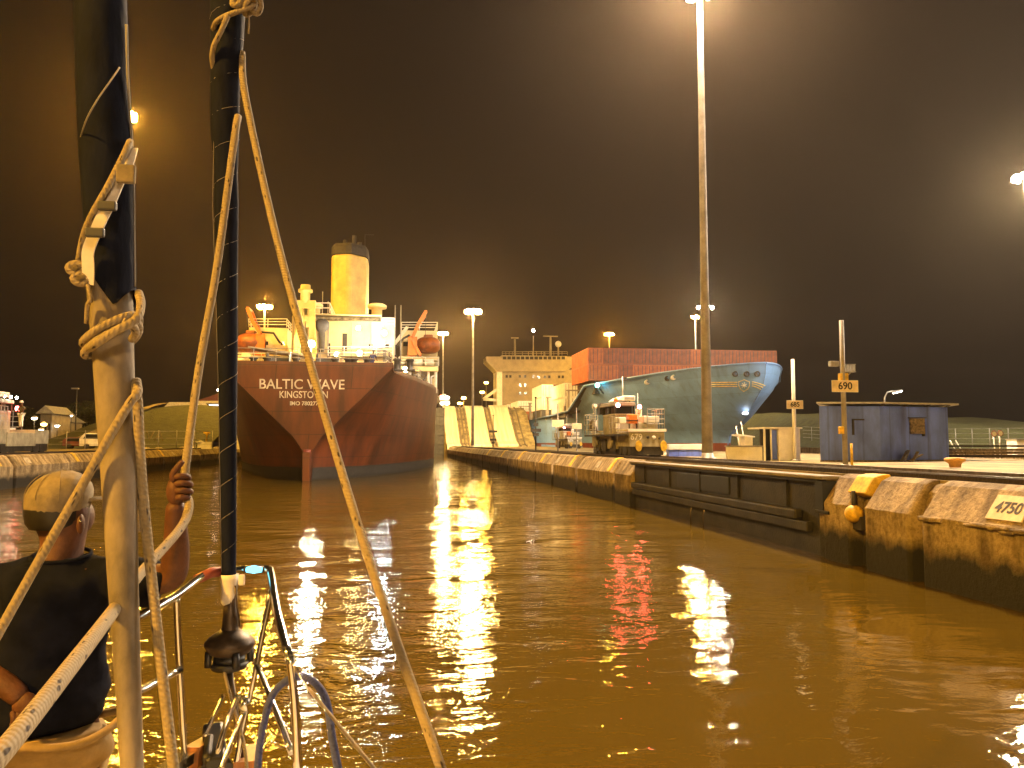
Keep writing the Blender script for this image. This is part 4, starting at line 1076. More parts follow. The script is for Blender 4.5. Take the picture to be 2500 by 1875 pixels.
# ================================================================== SHEDS AND KIOSKS
Y = 31.0
a_, b_ = at(2014, 1128, Y), at(2152, 1128, Y)
rgt = at(2312, 1128, 31.9)
shed = thing('blue_shed', 'blue flat-roofed shed on the centre wall behind the 690 sign post', 'shed', (b_.x, Y, ZG-.02))
zr = hz(990, Y, 2150)-ZG
xl = a_.x-b_.x; xr = rgt.x-b_.x
# plan: left wall recedes slightly, right wall faces the camera
MB().prism([(xl, .35), (0, 0), (xr, .75), (xr+1.4, 3.3), (xl+2.4, 3.2)], 'z', .06, zr).build('wall', M['shed'], shed, bevel=.01)
MB().prism([(xl-.06, .27), (0, -.08), (xr+.06, .67), (xr+1.46, 3.36), (xl+2.34, 3.26)], 'z', 0, .06).build('plinth', M['timber'], shed)
MB().prism([(xl-.3, -.0), (-.05, -.34), (xr+.28, .4), (xr+1.6, 3.7), (xl+1.9, 3.6)], 'z', zr+.08, zr+.15).build('roof', M['roofmetal'], shed)
for f in (.02, .35, .68, .98):
    x = lerp(0, xr, f); y = lerp(0, .75, f); MB().beam((x, y+.1, zr), (x, y-.25, zr+.08), .06).build('rafter', M['timber'], shed)
wn = MB().box(xl*.46, xl*.28, .09, .135, zr*.5, zr*.74).build('window', M['shed'], shed)
MB().box(xl*.47, xl*.45, .05, .16, zr*.48, zr*.76).build('window_edge', M['ink'], wn); MB().box(xl*.47, xl*.27, .04, .14, zr*.74, zr*.765).build('window_hood', M['ink'], wn)
w2 = MB().box(xr*.42, xr*.60, .22, .36, zr*.50, zr*.78).build('window', M['timber'], shed)
MB().box(xr*.60, xr*.625, .36, .48, zr*.46, zr*.78).build('window_shutter', M['ink'], w2); MB().box(xr*.40, xr*.62, .2, .33, zr*.785, zr*.80).build('window_hood', M['ink'], w2)
pb = at(2230, 1124, 30.2)
pl_ = thing('plank_pile', 'dark planks leaning in a heap against the blue shed', 'planks', (pb.x, 30.4, ZG-.02))
for i, (x0, x1, h) in enumerate(((-.45, .05, .42), (-.3, .12, .46), (.12, .55, .40), (.0, .75, .3))):
    MB().beam((x0, -.1+.05*i, .03), (x1, .25+.03*i, h), .12, .04).build('plank', M['timber'], pl_)

Y = 33.5
a_, b_, c_, d_ = (at(u, 1125, Y) for u in (1777, 1862, 1896, 1948))
kio = thing('white_kiosk', 'small cream kiosk with open dark doorway left of the blue shed', 'kiosk', (a_.x, Y, ZG-.02))
X = lambda p_: p_.x-a_.x
zt = hz(1046, Y, 1900)-ZG; zl = hz(1090, Y, 1820)-ZG
MB().box(0, X(b_), .0, .2, 0, zl).build('low_wall', M['white'], kio, bevel=.01)
MB().box(-.03, X(b_)+.02, -.04, .24, zl+.003, zl+.06).build('wall_cap', M['grey'], kio)
MB().box(X(c_), X(d_), -.25, 1.2, 0, zt).build('wall', M['white'], kio, bevel=.01)
MB().box(X(b_)-.05, X(d_)+.06, -.35, 1.35, zt+.003, zt+.07).build('roof', M['white'], kio)
MB().box(X(b_), X(b_)+.06, -.2, -.1, 0, zt).build('door_post', M['white'], kio); MB().box((X(b_)+X(c_))/2-.02, (X(b_)+X(c_))/2+.03, -.2, -.12, 0, zt).build('door_post', M['white'], kio)
MB().box(X(b_)+.07, X(c_)-.01, .35, .42, 0, zt).build('back_panel', M['darkgrey'], kio)
MB().box((X(b_)+X(c_))/2+.04, X(c_)-.02, -.12, -.08, .05, zt-.05).build('door', M['shed'], kio)
Y = 40.0
a_, b_ = at(1806, 1090, Y), at(1838, 1090, Y)
k2 = thing('white_booth', 'tiny white booth with a slanted roof behind the low kiosk wall', 'kiosk', (a_.x, Y, ZG-.02))
w = b_.x-a_.x; zt = hz(1064, Y, 1820)-ZG
MB().box(w*.45, w, 0, .8, 0, zt).build('wall', M['white'], k2); MB().box(0, .05, 0, .06, 0, zt).build('post', M['white'], k2)
MB().prism([(-.05, zt+.02), (w+.08, zt-.06), (w+.08, zt), (-.05, zt+.1)], 'y', -.1, .9).build('roof', M['white'], k2)
hs = [at(u, v, 46) for u, v in ((1797, 1040), (1808, 1072), (1809, 1030), (1822, 1070))]
pr_ = thing('leaning_poles', 'two thin pale poles leaning above the tiny white booth', 'poles', tuple(hs[1]))
for i in (0, 2): MB().tube([hs[i]-hs[1], Vector((hs[i+1].x-hs[1].x, 0, ZG-hs[1].z))], .035, 6).build('pole', M['white'], pr_)
# white and blue barrier by the big mast
Y = 44; a_, b_ = at(1634, 1100, Y), at(1722, 1100, Y)
br_ = thing('barrier', 'low barrier with white top and blue-grey base left of the thick mast', 'barrier', (a_.x, Y, ZG-.02))
w = b_.x-a_.x; z1, z2 = hz(1097, Y, 1680)-ZG, hz(1083, Y, 1680)-ZG
MB().box(0, w, .05, .5, 0, z1).build('base', M['shed'], br_); MB().box(-.03, w+.03, 0, .55, z1+.003, z2).build('top_board', M['white'], br_, bevel=.02)
q = on_z(1636, 1111, ZG)
cpn = thing('capstan', 'low pale round capstan in front of the white-topped barrier', 'capstan', tuple(q)); MB().lathe([(.42, 0), (.40, .06), (.3, .14), (.12, .18), (.01, .19)], n=18).build('dome', M['white'], cpn)
q = on_z(2332, 1141, ZG)
cp2 = thing('bollard', 'orange mushroom bollard beside the track at the right', 'bollard', tuple(q)); MB().lathe([(.16, 0), (.18, .12), (.30, .20), (.30, .27), (.22, .30), (.01, .31)], n=20).build('mushroom', mat('faded_orange_paint', (.62, .33, .08), .6), cp2)
# elevated rail bench at the right edge
bt = thing('rail_trestle', 'long low rail trestle on short legs at the right edge, behind the orange bollard', 'rail trestle', (0, 0, ZG-.02))
p0, p1 = on_z(2312, 1124, ZG), on_z(2512, 1124, ZG)
for v_, hgt, m in ((0, (.20, .30), 'track'), (.4, (.34, .56), 'timber')):
    MB().beam((p0.x, p0.y+v_, hgt[0]), (p1.x+6, p0.y+v_-.9, hgt[0]), .12, .12).build('rail_beam', M[m], bt)
MB().beam((p0.x, p0.y+1.0, .46), (p1.x+6, p0.y+.2, .46), .6, .10).build('deck_plank', M['timber'], bt)
MB().beam((p0.x, p0.y+1.6, .62), (p1.x+6, p0.y+.8, .62), .10, .08).build('rail_beam', M['track'], bt)
for u in (2378, 2390, 2424, 2436, 2490):
    q = on_z(u, 1140, ZG); MB().box(q.x-.06, q.x+.06, p0.y-.15, p0.y-.02, 0, .26).build('leg', M['track'], bt)
Yl = 36
for i, (u, vt) in enumerate(((2425, 1058), (2440, 1057))):
    b_ = at(u+(5 if i == 0 else 1), 1110, Yl); t_ = at(u, vt, Yl)
    lo = thing('disc_signal', ['round red-rimmed disc signal on a leaning rod, left one of a pair', 'round red-rimmed disc signal on an upright rod, right one of a pair'][i], 'signal', (b_.x, Yl, ZG-.02))
    MB().tube([(0, 0, 0), (t_.x-b_.x, 0, t_.z-ZG)], .03, 8).build('rod', M['white'], lo)
    MB().lathe([(.13, .02), (.13, -.02)], (t_.x-b_.x, -.05, t_.z-ZG), 18, 'y').build('disc', M['white'], lo)
    MB().tube([(t_.x-b_.x+.135*math.cos(a), -.06, t_.z-ZG+.135*math.sin(a)) for a in [2*math.pi*k/18 for k in range(18)]], .022, 6, closed=True).build('rim', M['boot'], lo)
for i, (u0, v0, u1, v1) in enumerate(((2319, 1075, 2332, 1094), (2333, 1075, 2347, 1094))):
    a_, b_ = at(u0, v0, 38), at(u1, v1, 38)
    ls = thing('leaning_rod', ['bright leaning rod beside the blue shed, left of two', 'bright leaning rod beside the blue shed, right of two'][i], 'rod', (b_.x, 38, ZG-.02))
    MB().tube([a_-Vector((b_.x, 38, ZG-.02)), (.25, 0, 0)], .03, 6).build('rod', M['white'], ls)
q0 = at(2495, 1095, 42); wb = thing('cabinet', 'pale cabinet cut by the right edge of the picture', 'cabinet', (q0.x, 42, ZG-.02))
MB().box(-.3, .9, 0, .8, 0, hz(1073, 42, 2495)-ZG).build('body', M['white'], wb, bevel=.02); MB().box(-.35, .95, -.05, .85, hz(1073, 42, 2495)-ZG+.003, hz(1073, 42, 2495)-ZG+.05).build('lid', M['grey'], wb)
# fence along the right bank
fe = thing('wire_fence', 'wire fence with thin posts along the grass bank at the right', 'fence', (66, 60, ZG-.02))
fp = [Vector((0, 0, 0)), Vector((1, 22, .1)), Vector((1, 45, .3)), Vector((2, 70, 1.2))]
for s_ in range(3):
    for k in range(8):
        p_ = fp[s_].lerp(fp[s_+1], k/8); MB().tube([p_, p_+Vector((0, 0, 2.3))], .06, 6).build('post', M['grey'], fe)
wr = MB()
for hh in (.5, 1.1, 1.7, 2.25): wr.tube([p_+Vector((0, 0, hh)) for p_ in fp], .02, 4)
wr.build('wire', M['grey'], fe)
q = at(2193, 957, 70)
sl = thing('street_lamp', 'street lamp with a small white head showing above the blue shed roof', 'street lamp', (q.x-1.4, 70, ZG-.02))
MB().tube([(0, 0, 0), (0, 0, q.z-ZG-.5), (.3, 0, q.z-ZG), (1.0, 0, q.z-ZG+.1)], .07, 8).build('pole', M['grey'], sl)
lh = MB().prism([(.9, q.z-ZG-.1), (1.7, q.z-ZG+.12), (1.7, q.z-ZG+.26), (.9, q.z-ZG+.12)], 'y', -.16, .16).build('lamp_head', M['grey'], sl)
MB().prism([(.95, q.z-ZG-.13), (1.7, q.z-ZG+.08), (1.7, q.z-ZG+.11), (.95, q.z-ZG-.10)], 'y', -.15, .15).build('lamp_glass', glow('street_lamp_glow', (1, .93, .8), 90), lh)

# ================================================================== DETAILS OF THE LOCK WALLS
gt = thing('lock_gate', 'dark steel lock gate folded into its recess in the centre wall, with a fender beam', 'lock gate', (WR, YG0, 0))
Lg = YG1-YG0
MB().box(.22, .48, .36, Lg-.05, -4, 1.82).build('leaf', M['gate'], gt)
MB().box(-.02, .60, .02, Lg-.02, 1.90, 1.99).build('walkway', M['plaster'], gt, bevel=.02)
MB().box(.05, .30, .36, Lg, 1.825, 1.895).build('walkway_edge', M['gatedark'], gt)
MB().box(-.02, .22, 1.4, Lg-.2, .82, 1.08).build('fender_beam', M['gate'], gt, bevel=.05)
MB().box(.04, .22, .9, Lg-.2, .55, .80).build('fender_beam', M['gate'], gt, bevel=.03)
ya, yb = on_x(1780, 1190, WR+.2).y-YG0, on_x(1653, 1170, WR+.2).y-YG0
MB().box(.185, .225, ya, yb, 1.16, 1.70).build('hatch_panel', M['gatedark'], gt, bevel=.01)
for y in (2.2, 5.4, 8.6, 11.8, 15): MB().box(.16, .222, y, y+.14, 1.1, 1.8).build('stiffener', M['gate'], gt)
MB().box(.0, .5, .0, .36, 1.15, 1.86).build('hinge_pocket', M['gatedark'], gt)
MB().box(-.03, .35, -.3, .36, 1.08, 1.16).build('hinge_plate', M['gate'], gt, bevel=.02)
for y in (8.0, 9.2): MB().tube([(.10, y, .6), (.06, y+.05, .3), (.1, y+.1, -.1)], .02, 6).build('hanging_chain', M['steel'], gt)

slope_ang = math.atan2(.60, .42)
def on_slope(x, sgn, y, d):
    # a matrix on the sloping coping: local x along the wall, local y up the slope, local z outwards
    ux = Vector((0, -1 if sgn > 0 else 1, 0)); uy = Vector((sgn*.42, 0, .60)).normalized(); uz = ux.cross(uy)
    o = Vector((x+sgn*.21, y, 1.66))+uz*d
    return Matrix(((ux.x, uy.x, uz.x, o.x), (ux.y, uy.y, uz.y, o.y), (ux.z, uy.z, uz.z, o.z), (0, 0, 0, 1)))
def slope_plate(name, label, cat, x, sgn, y, w, h, s, m, group, th=.03):
    o = MB().box(-w/2, w/2, -h/2, h/2, 0, th).build(name, m, None, bevel=.006)
    o.matrix_world = on_slope(x, sgn, y, .002); tag(o, label, cat, group)
    if s: text(s, h*.62, M['ink'], o, Matrix.Translation((0, -.01, th+.003)), ext=.003, bold=.008, xs=1.0)
    return o
y0, y1 = on_x(2420, 1230, WR+.2).y, on_x(2506, 1230, WR+.2).y
slope_plate('distance_plate', 'pale plate with the black number 4750 on the near sloping coping', 'plate', WR, 1, (y0+y1)/2-.03, abs(y0-y1)+.02, .50, '4750', M['sign'], None)
# yellow block and ball fender of the nearest slot
yk = on_x(2106, 1190, WR+.3).y
yb_ = MB().prism([(.14, 1.66), (.40, 2.03), (.62, 2.085), (.80, 2.085), (.80, 1.6), (.40, 1.55)], 'y', -.36, .36).build('yellow_block', M['yellow'], None, bevel=.03)
yb_.location = (WR-.02, yk, 0); tag(yb_, 'yellow painted steel block over the slot with the ball, nearest to the camera', 'wall block', 'yellow blocks on the coping')
rb_ = thing('ball_fender', 'yellow ball fender in the slot under the nearest yellow block', 'fender', (WR+.10, yk+.05, 1.18))
MB().ball((0, 0, 0), (.2, .24, .2), 16, 10).build('ball', M['yellow'], rb_); MB().lathe([(.05, .0), (.05, .42)], (0, 0, .1), 8).build('rod', M['muledark'], rb_)
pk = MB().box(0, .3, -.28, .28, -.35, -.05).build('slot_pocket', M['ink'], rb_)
k = 0
for i in range(6):
    y = 39.2+i*8.6*(1+.05*i)
    if y > 105: break
    yb2 = MB().prism([(-.0, 1.42), (.42, 2.0), (.62, 2.075), (.8, 2.075), (.8, 1.5), (.34, 1.36)], 'y', -.24, .24).build('yellow_block', M['yellow' if i % 2 == 0 else 'plate'], None, bevel=.03) if i == 0 else None
    if i == 0: base_y = yb2; o = yb2
    else:
        o = base_y.copy(); C.objects.link(o)
    o.location = (WR-.03, y, 0); tag(o, f'yellow block on the far coping beyond the gate, {ordn[i]} from the gate recess', 'wall block', 'yellow blocks on the coping')
    slope_plate('distance_plate', f'pale blank plate on the far coping beyond the gate, {ordn[i]} from the gate recess', 'plate', WR, 1, y+2.6+1.7*(i % 3), .7, .42, '', M['plate'], 'plates on the coping')
for i in range(7):
    y = 30+i*11.3+(i*i)%4
    o = base_y.copy(); C.objects.link(o); o.location = (WL+.03, y, 0); o.rotation_euler = (0, 0, math.pi)
    tag(o, f'yellow block on the left lock wall, {ordn[i]} from the camera', 'wall block', 'yellow blocks on the left wall')
    slope_plate('distance_plate', f'pale plate on the left lock wall, {ordn[i]} from the camera', 'plate', WL, -1, y+4.1, .8, .42, '', M['plate'], 'plates on the left wall')

# ================================================================== LEFT BANK
def lg(x, y):
    return ZG-.10+7.4*sst((y-116)/40)*sst((x+62)/20)+.35*math.sin(x*.31)*math.sin(y*.13)*sst((y-118)/30)
for i, (u, v) in enumerate(((471, 1092), (488, 1092))):
    q = on_z(u, v+2, ZG); q = Vector((WL-4.5, 0, ZG)) if False else at(u, 1093, 108)
    b_ = thing('bollard', ['white round bollard on the left bank, left one of a pair', 'white round bollard on the left bank, right one of a pair'][i], 'bollard', (q.x, 108, ZG-.02))
    MB().lathe([(.45, 0), (.45, .08), (.30, .12), (.28, .75), (.42, .8), (.42, .95), (.1, 1.0)], n=16).build('post', M['white'], b_)
q = at(505, 1093, 106); bx = thing('cable_box', 'white cable box on the left bank beside the pair of bollards', 'box', (q.x, 106, ZG-.02))
MB().box(-.62, .62, -.3, .4, 0, .85).build('body', M['white'], bx, bevel=.03); MB().box(-.66, .66, -.34, .44, .853, .90).build('lid', M['white'], bx)
q = at(504, 1093, 109); tp = thing('signal_post', 'yellowish post with a wide head behind the white cable box', 'signal post', (q.x, 109, ZG-.02))
MB().lathe([(.12, 0), (.10, hz(1062, 109, 504)-ZG), (.32, hz(1058, 109, 504)-ZG), (.34, hz(1055, 109, 504)-ZG)], n=10).build('post', M['yellow'], tp)
MB().box(-.38, .38, -.2, .2, hz(1058, 109, 504)-ZG, hz(1054, 109, 504)-ZG).build('head', M['yellow'], tp)
for i, (u, w, vt) in enumerate(((579, .8, 1057), (594, .35, 1076))):
    q = at(u, 1093, 100); bb = thing('white_cabinet', ['tall white cabinet close to the left side of the tanker', 'slim white cabinet right beside the tanker hull'][i], 'cabinet', (q.x, 100, ZG-.02))
    MB().box(-w/2, w/2, 0, .6, 0, hz(vt, 100, u)-ZG).build('body', M['white'], bb, bevel=.03); MB().box(-w/2-.06, w/2+.06, -.06, .66, hz(vt, 100, u)-ZG+.003, hz(vt, 100, u)-ZG+.08).build('lid', M['white'], bb)
# open pavilion on top of the bank
q = at(400, 994, 160); q2 = at(500, 994, 160)
pv = thing('pavilion', 'long open pavilion with a pale flat roof on top of the left bank', 'pavilion', (q.x, 160, lg(q.x+4, 160)))
w = q2.x-q.x; zt = q.z-pv.location.z
MB().prism([(0, zt), (w, zt), (w-.9, zt+.95), (.9, zt+.95)], 'y', 0, 5).build('roof', M['roofmetal'], pv)
MB().box(.5, w-.5, 3.8, 4.2, -.5, zt).build('wall', M['timber'], pv)
for k in range(7): MB().box(.5+k*(w-1)/6-.1, .5+k*(w-1)/6+.1, .2, .4, -.5, zt).build('pillar', M['plaster'], pv)
q = at(525, 1000, 172); vb = thing('visitor_building', 'dark building with a lit strip beside the pavilion on the left bank', 'building', (q.x, 172, lg(-33, 165)))
zt = hz(985, 172, 525)-vb.location.z
MB().box(-3.2, 8, 0, 7, -1, zt).build('wall', M['darkgrey'], vb); MB().box(-3.4, 8.2, -.3, 7.3, zt+.003, zt+.5).build('roof', M['roofmetal'], vb)
WN = glow('lit_window', (.9, .92, 1.0), 3.0); WY = glow('lit_window_warm', (1, .8, .3), 3.0)
MB().box(-1.2, .6, -.06, -.01, zt-.9, zt-.2).build('window', WN, vb); MB().box(-1.2, .6, -.06, -.01, zt-2.2, zt-1.8).build('window', WY, vb); MB().box(1.0, 3.4, -.06, -.01, zt-2.2, zt-1.8).build('window', M['glass'], vb)
q = at(500, 985, 195); rr_ = thing('house', 'house with a red tiled roof behind the dark building on the left bank', 'house', (q.x, 195, 9.0))
zt = hz(980, 195, 500)-9
MB().box(-1, 14, 0, 8, -2, zt).build('wall', M['plaster'], rr_); 
MB().loft([[(-2, -1, zt), (15, -1, zt), (15, 9, zt), (-2, 9, zt)], [(3, 4, zt+2.4), (10, 4, zt+2.4), (10, 4.2, zt+2.4), (3, 4.2, zt+2.4)]], True, False).build('roof', M['redroof'], rr_)
q = at(533, 952, 195); MB().ball((q.x-rr_.location.x, 0, q.z-9), .3, 8, 6).build('lamp', glow('yard_lamp_glow', (1, .75, .6), 30), rr_); MB().tube([(q.x-rr_.location.x, .3, zt-1), (q.x-rr_.location.x, .3, q.z-9)], .06, 6).build('lamp_pole', M['grey'], rr_)
# white lettering set in the grass
gl = thing('grass_lettering', 'faint pale letters laid out on the foot of the grassy left bank', 'lettering', (0, 0, 0))
q = at(372, 1080, 122)
text('IVA', 2.2, M['grass'] if False else mat('faded_letter_paint', (.20, .17, .09), .9), gl, Matrix.Translation((q.x, q.y+.2, lg(q.x, 122)+1.3)) @ Matrix.Rotation(R(70), 4, 'X'), ext=.04, xs=.9)
for i, (u, v) in enumerate(((357, 1096), (388, 1094), (446, 1094), (529, 1093))):
    q = at(u, 1096, 96 if i < 2 else 105); ca = thing('capstan', ['pale low capstan on the left wall, leftmost of four', 'pale low capstan on the left wall, second of four', 'pale low capstan on the left wall beside the raised hand', 'pale low capstan on the left wall beside the dark furled sail'][i], 'capstan', (q.x, q.y, ZG-.02))
    MB().lathe([(.5, 0), (.48, .1), (.3, .25), (.01, .3)], n=14).build('dome', M['plate'], ca)
# houses, cars and lamps far on the left
for i, (u0, u1, vt, Y, lab, lit) in enumerate(((96, 124, 1010, 150, 'dim grey house with a flat roof right of the left locomotive', 0), (118, 160, 1030, 170, 'low dim house with a yellow-lit porch on the far left', 1), (160, 215, 1045, 190, 'long low dark house behind the parked van on the far left', 0))):
    a_, b_ = at(u0, 1085, Y), at(u1, 1085, Y)
    ho = thing('house', lab, 'house', (a_.x, Y, ZG)); w = b_.x-a_.x; zt = hz(vt, Y, u0)-ZG
    MB().box(0, w, 0, 8, 0, zt).build('wall', M['plaster'], ho); MB().prism([(-.6, zt), (w+.6, zt), (w/2, zt+1.4)], 'y', -.6, 8.6).build('roof', M['roofmetal'], ho)
    for k in range(3):
        MB().box(w*(.15+.3*k), w*(.15+.3*k)+w*.12, -.05, -.01, zt*.45, zt*.7).build('window', WY if (lit and k == 1) else M['glass'], ho)
for i, (u, v, Y, col, r, lab) in enumerate(((84, 1020, 120, (1, .8, .5), .42, 'bright round lamp right of the left locomotive'), (107, 1035, 140, (1, .62, .12), .55, 'yellow lamp low on the far left, beside the bright round one'), (100, 1049, 110, (1, .85, .5), .32, 'small warm lamp below the yellow one on the far left'),
       (140, 1039, 150, (1, .9, .7), .42, 'white lamp over the dark house on the far left'), (174, 1014, 160, (1, .93, .8), .30, 'small white lamp on a thin pole at the far left'))):
    q = at(u, v, Y); sl = thing('street_lamp', lab, 'street lamp', (q.x, Y, ZG-.02), 0, 'lamps of the town on the left bank')
    MB().lathe([(.09, 0), (.06, q.z-ZG+.1)], n=8).build('pole', M['darkgrey'], sl)
    MB().lathe([(.02, .35), (r*.9, .1), (r, 0)], (0, 0, q.z-ZG+.05), 12).build('lamp_shade', M['grey'], sl)
    MB().ball((0, 0, q.z-ZG), (r*.9, r*.9, r*.6), 10, 6).build('lamp_globe', glow('town_lamp_%s' % ['warm', 'yellow', 'amber', 'white', 'pale'][i], col, 28), sl)
q = at(188, 950, 150); sl = thing('street_lamp', 'unlit street lamp standing dark at the left, near the furled sail', 'street lamp', (q.x, 150, ZG-.02))
MB().lathe([(.14, 0), (.09, q.z-ZG)], n=8).build('pole', M['darkgrey'], sl); MB().box(-.9, .3, -.2, .2, q.z-ZG, q.z-ZG+.25).build('lamp_head', M['grey'], sl)
def car(label, u, v, Y, L_, H_, m, rz, van=False):
    q = at(u, v, Y); t = thing('parked_car' if not van else 'parked_van', label, 'van' if van else 'car', (q.x, Y, ZG-.02), rz)
    pf = [(-L_/2, .35), (L_/2, .35), (L_/2, .35+H_*.38), (L_*.30, .35+H_*.45), (L_*.16, H_), (-L_*.36, H_), (-L_/2, .35+H_*.5)]
    MB().prism(pf, 'y', -.85, .85).build('body', m, t, bevel=.08)
    MB().prism([(L_*.27, H_*.62), (L_*.155, H_*.93), (-L_*.33, H_*.93), (-L_*.4, H_*.64)], 'y', -.87, .87).build('window', M['glass'], t)
    for x in (-L_*.3, L_*.3):
        for y in (-.88, .72): MB().lathe([(.2, 0), (.33, .01), (.33, .15), (.2, .16)], (x, y, .33), 14, 'y').build('wheel', M['black'], t)
    return t
car('white van parked left of the furled sail, brightly lit', 238, 1090, 112, 4.2, 2.0, M['white'], R(20), True)
car('dark red car parked left of the white van', 198, 1090, 116, 4.2, 1.5, M['boot'], R(10))
lf = thing('wire_fence', 'low wire fence in front of the houses on the far left', 'fence', (at(70, 1090, 100).x-8, 100, ZG-.02))
for k in range(15): MB().tube([(k*2, 0, 0), (k*2, 0, 2.2)], .05, 5).build('post', M['grey'], lf)
wr = MB()
for hh in (.6, 1.3, 2.1): wr.tube([(0, 0, hh), (28, 0, hh)], .02, 4)
wr.build('wire', M['grey'], lf)
# a man standing up on the left locomotive
q = at(52, 1012, 53); crew('man in a pale helmet and dark jacket standing on the left locomotive', (q.x, 53, hz(1046, 53, 52)), R(-30), 1.62, tan, M['white'], ((.35, .05, .86), (.55, .25, .84), (-.3, .05, .78), (-.28, .16, .66)), helmet=M['white'])
# dark trees behind the town
def tree(label, x, y, h, w, grp='dark trees behind the left bank'):
    t = thing('leafy_tree', label, 'tree', (x, y, ZG-.2), random.random()*6, grp)
    tk = MB(); tk.tube([(0, 0, 0), (.1, .05, h*.35), (0, .1, h*.7)], [.32, .24, .1], 8)
    for k in range(5):
        a = k*1.3; tk.tube([(0, 0, h*(.3+.07*k)), (w*.3*math.cos(a), w*.3*math.sin(a), h*(.5+.07*k)), (w*.42*math.cos(a), w*.42*math.sin(a), h*(.62+.07*k))], [.14, .09, .03], 6)
    tk.build('trunk', M['bark'], t)
    cr = MB()
    cl = [(random.gauss(0, w*.24), random.gauss(0, w*.24), h*(.55+random.random()*.42)) for _ in range(16)]
    for c_ in cl:
        for _ in range(90):
            d = Vector((random.gauss(0, 1), random.gauss(0, 1), random.gauss(0, .8))); d = d.normalized()*w*.19*random.random()**.4
            p_ = Vector(c_)+d; s_ = .22+random.random()*.25
            u_ = Vector((random.gauss(0, 1), random.gauss(0, 1), random.gauss(0, 1))).normalized(); v_ = u_.orthogonal().normalized()
            b = len(cr.v); cr.v += [tuple(p_-u_*s_), tuple(p_+v_*s_*.5), tuple(p_+u_*s_), tuple(p_-v_*s_*.5)]; cr.face((b, b+1, b+2, b+3))
    cr.build('crown', M['leaf'], t); return t
for i, (u, Y, h, w) in enumerate(((135, 215, 9, 9), (180, 205, 10, 10), (228, 190, 8, 9), (262, 185, 9, 8), (100, 230, 8, 10))):
    q = at(u, 1085, Y); tree(['dark tree behind the low house with the lit porch', 'taller dark tree right of the small white lamp', 'dark tree beside the furled sail on the left', 'dark tree half hidden by the furled sail', 'dark tree behind the bright round lamp'][i], q.x, Y, h, w)
# ================================================================== OWN YACHT
tip = at(600, 1842, 2.95)
DZ = 1.66
yacht = thing('sailing_yacht', 'own sailing yacht with stainless bow rail and two furled sails in navy covers', 'yacht', (0, 0, 0))
def ybeam(t): return 1.75*max(.03, 1-(1-min(1, t*1.9))**2.0)**.8
rings, dkr = [], []
ax0, ax1 = Vector((tip.x, tip.y, 0)), Vector((.35, -9.5, 0))
adir = (ax1-ax0).normalized(); asd = Vector((-adir.y, adir.x, 0))
for k in range(17):
    t = k/16; c_ = ax0.lerp(ax1, t); w = ybeam(t); zt = DZ-.10*t
    rg = []
    for f_, z in ((1, zt), (.97, 1.1), (.85, .5), (.6, -.1), (.15, -.5)): rg.append(c_+asd*(w*f_)+Vector((0, 0, z))+adir*(.0 if t else (zt-z)*.45))
    for f_, z in ((-.15, -.5), (-.6, -.1), (-.85, .5), (-.97, 1.1), (-1, zt)): rg.append(c_+asd*(w*f_)+Vector((0, 0, z))+adir*(.0 if t else (zt-z)*.45))
    rings.append(rg); dkr.append([c_+asd*(w-.01)+Vector((0, 0, zt-.005)), c_-asd*(w-.01)+Vector((0, 0, zt-.005))])
MB().loft(rings, True, True).build('hull', M['gel'], yacht)
MB().loft(dkr, False, False, False).build('deck', M['gel'], yacht)
MB().loft([[c+Vector((0, 0, .02+h)) for c in (p_[0].lerp(p_[1], .0), p_[0].lerp(p_[1], .02))] for p_ in dkr for h in (0,)], False, False, False).build('toe_rail', M['teak'], yacht)
MB().loft([[c+Vector((0, 0, .02)) for c in (p_[0].lerp(p_[1], .98), p_[0].lerp(p_[1], 1.0))] for p_ in dkr], False, False, False).build('toe_rail', M['teak'], yacht)
cab_ = []
for t_, h in ((.35, .02), (.40, .28), (.62, .40), (.82, .40)):
    c_ = ax0.lerp(ax1, t_); w = ybeam(t_)*.6
    cab_.append([c_+asd*x*w+Vector((0, 0, DZ-.1+z*h-.02)) for x, z in ((1, 0), (.92, .8), (.8, 1), (-.8, 1), (-.92, .8), (-1, 0))])
MB().loft(cab_, True, False).build('coachroof', M['gel'], yacht, bevel=.03)
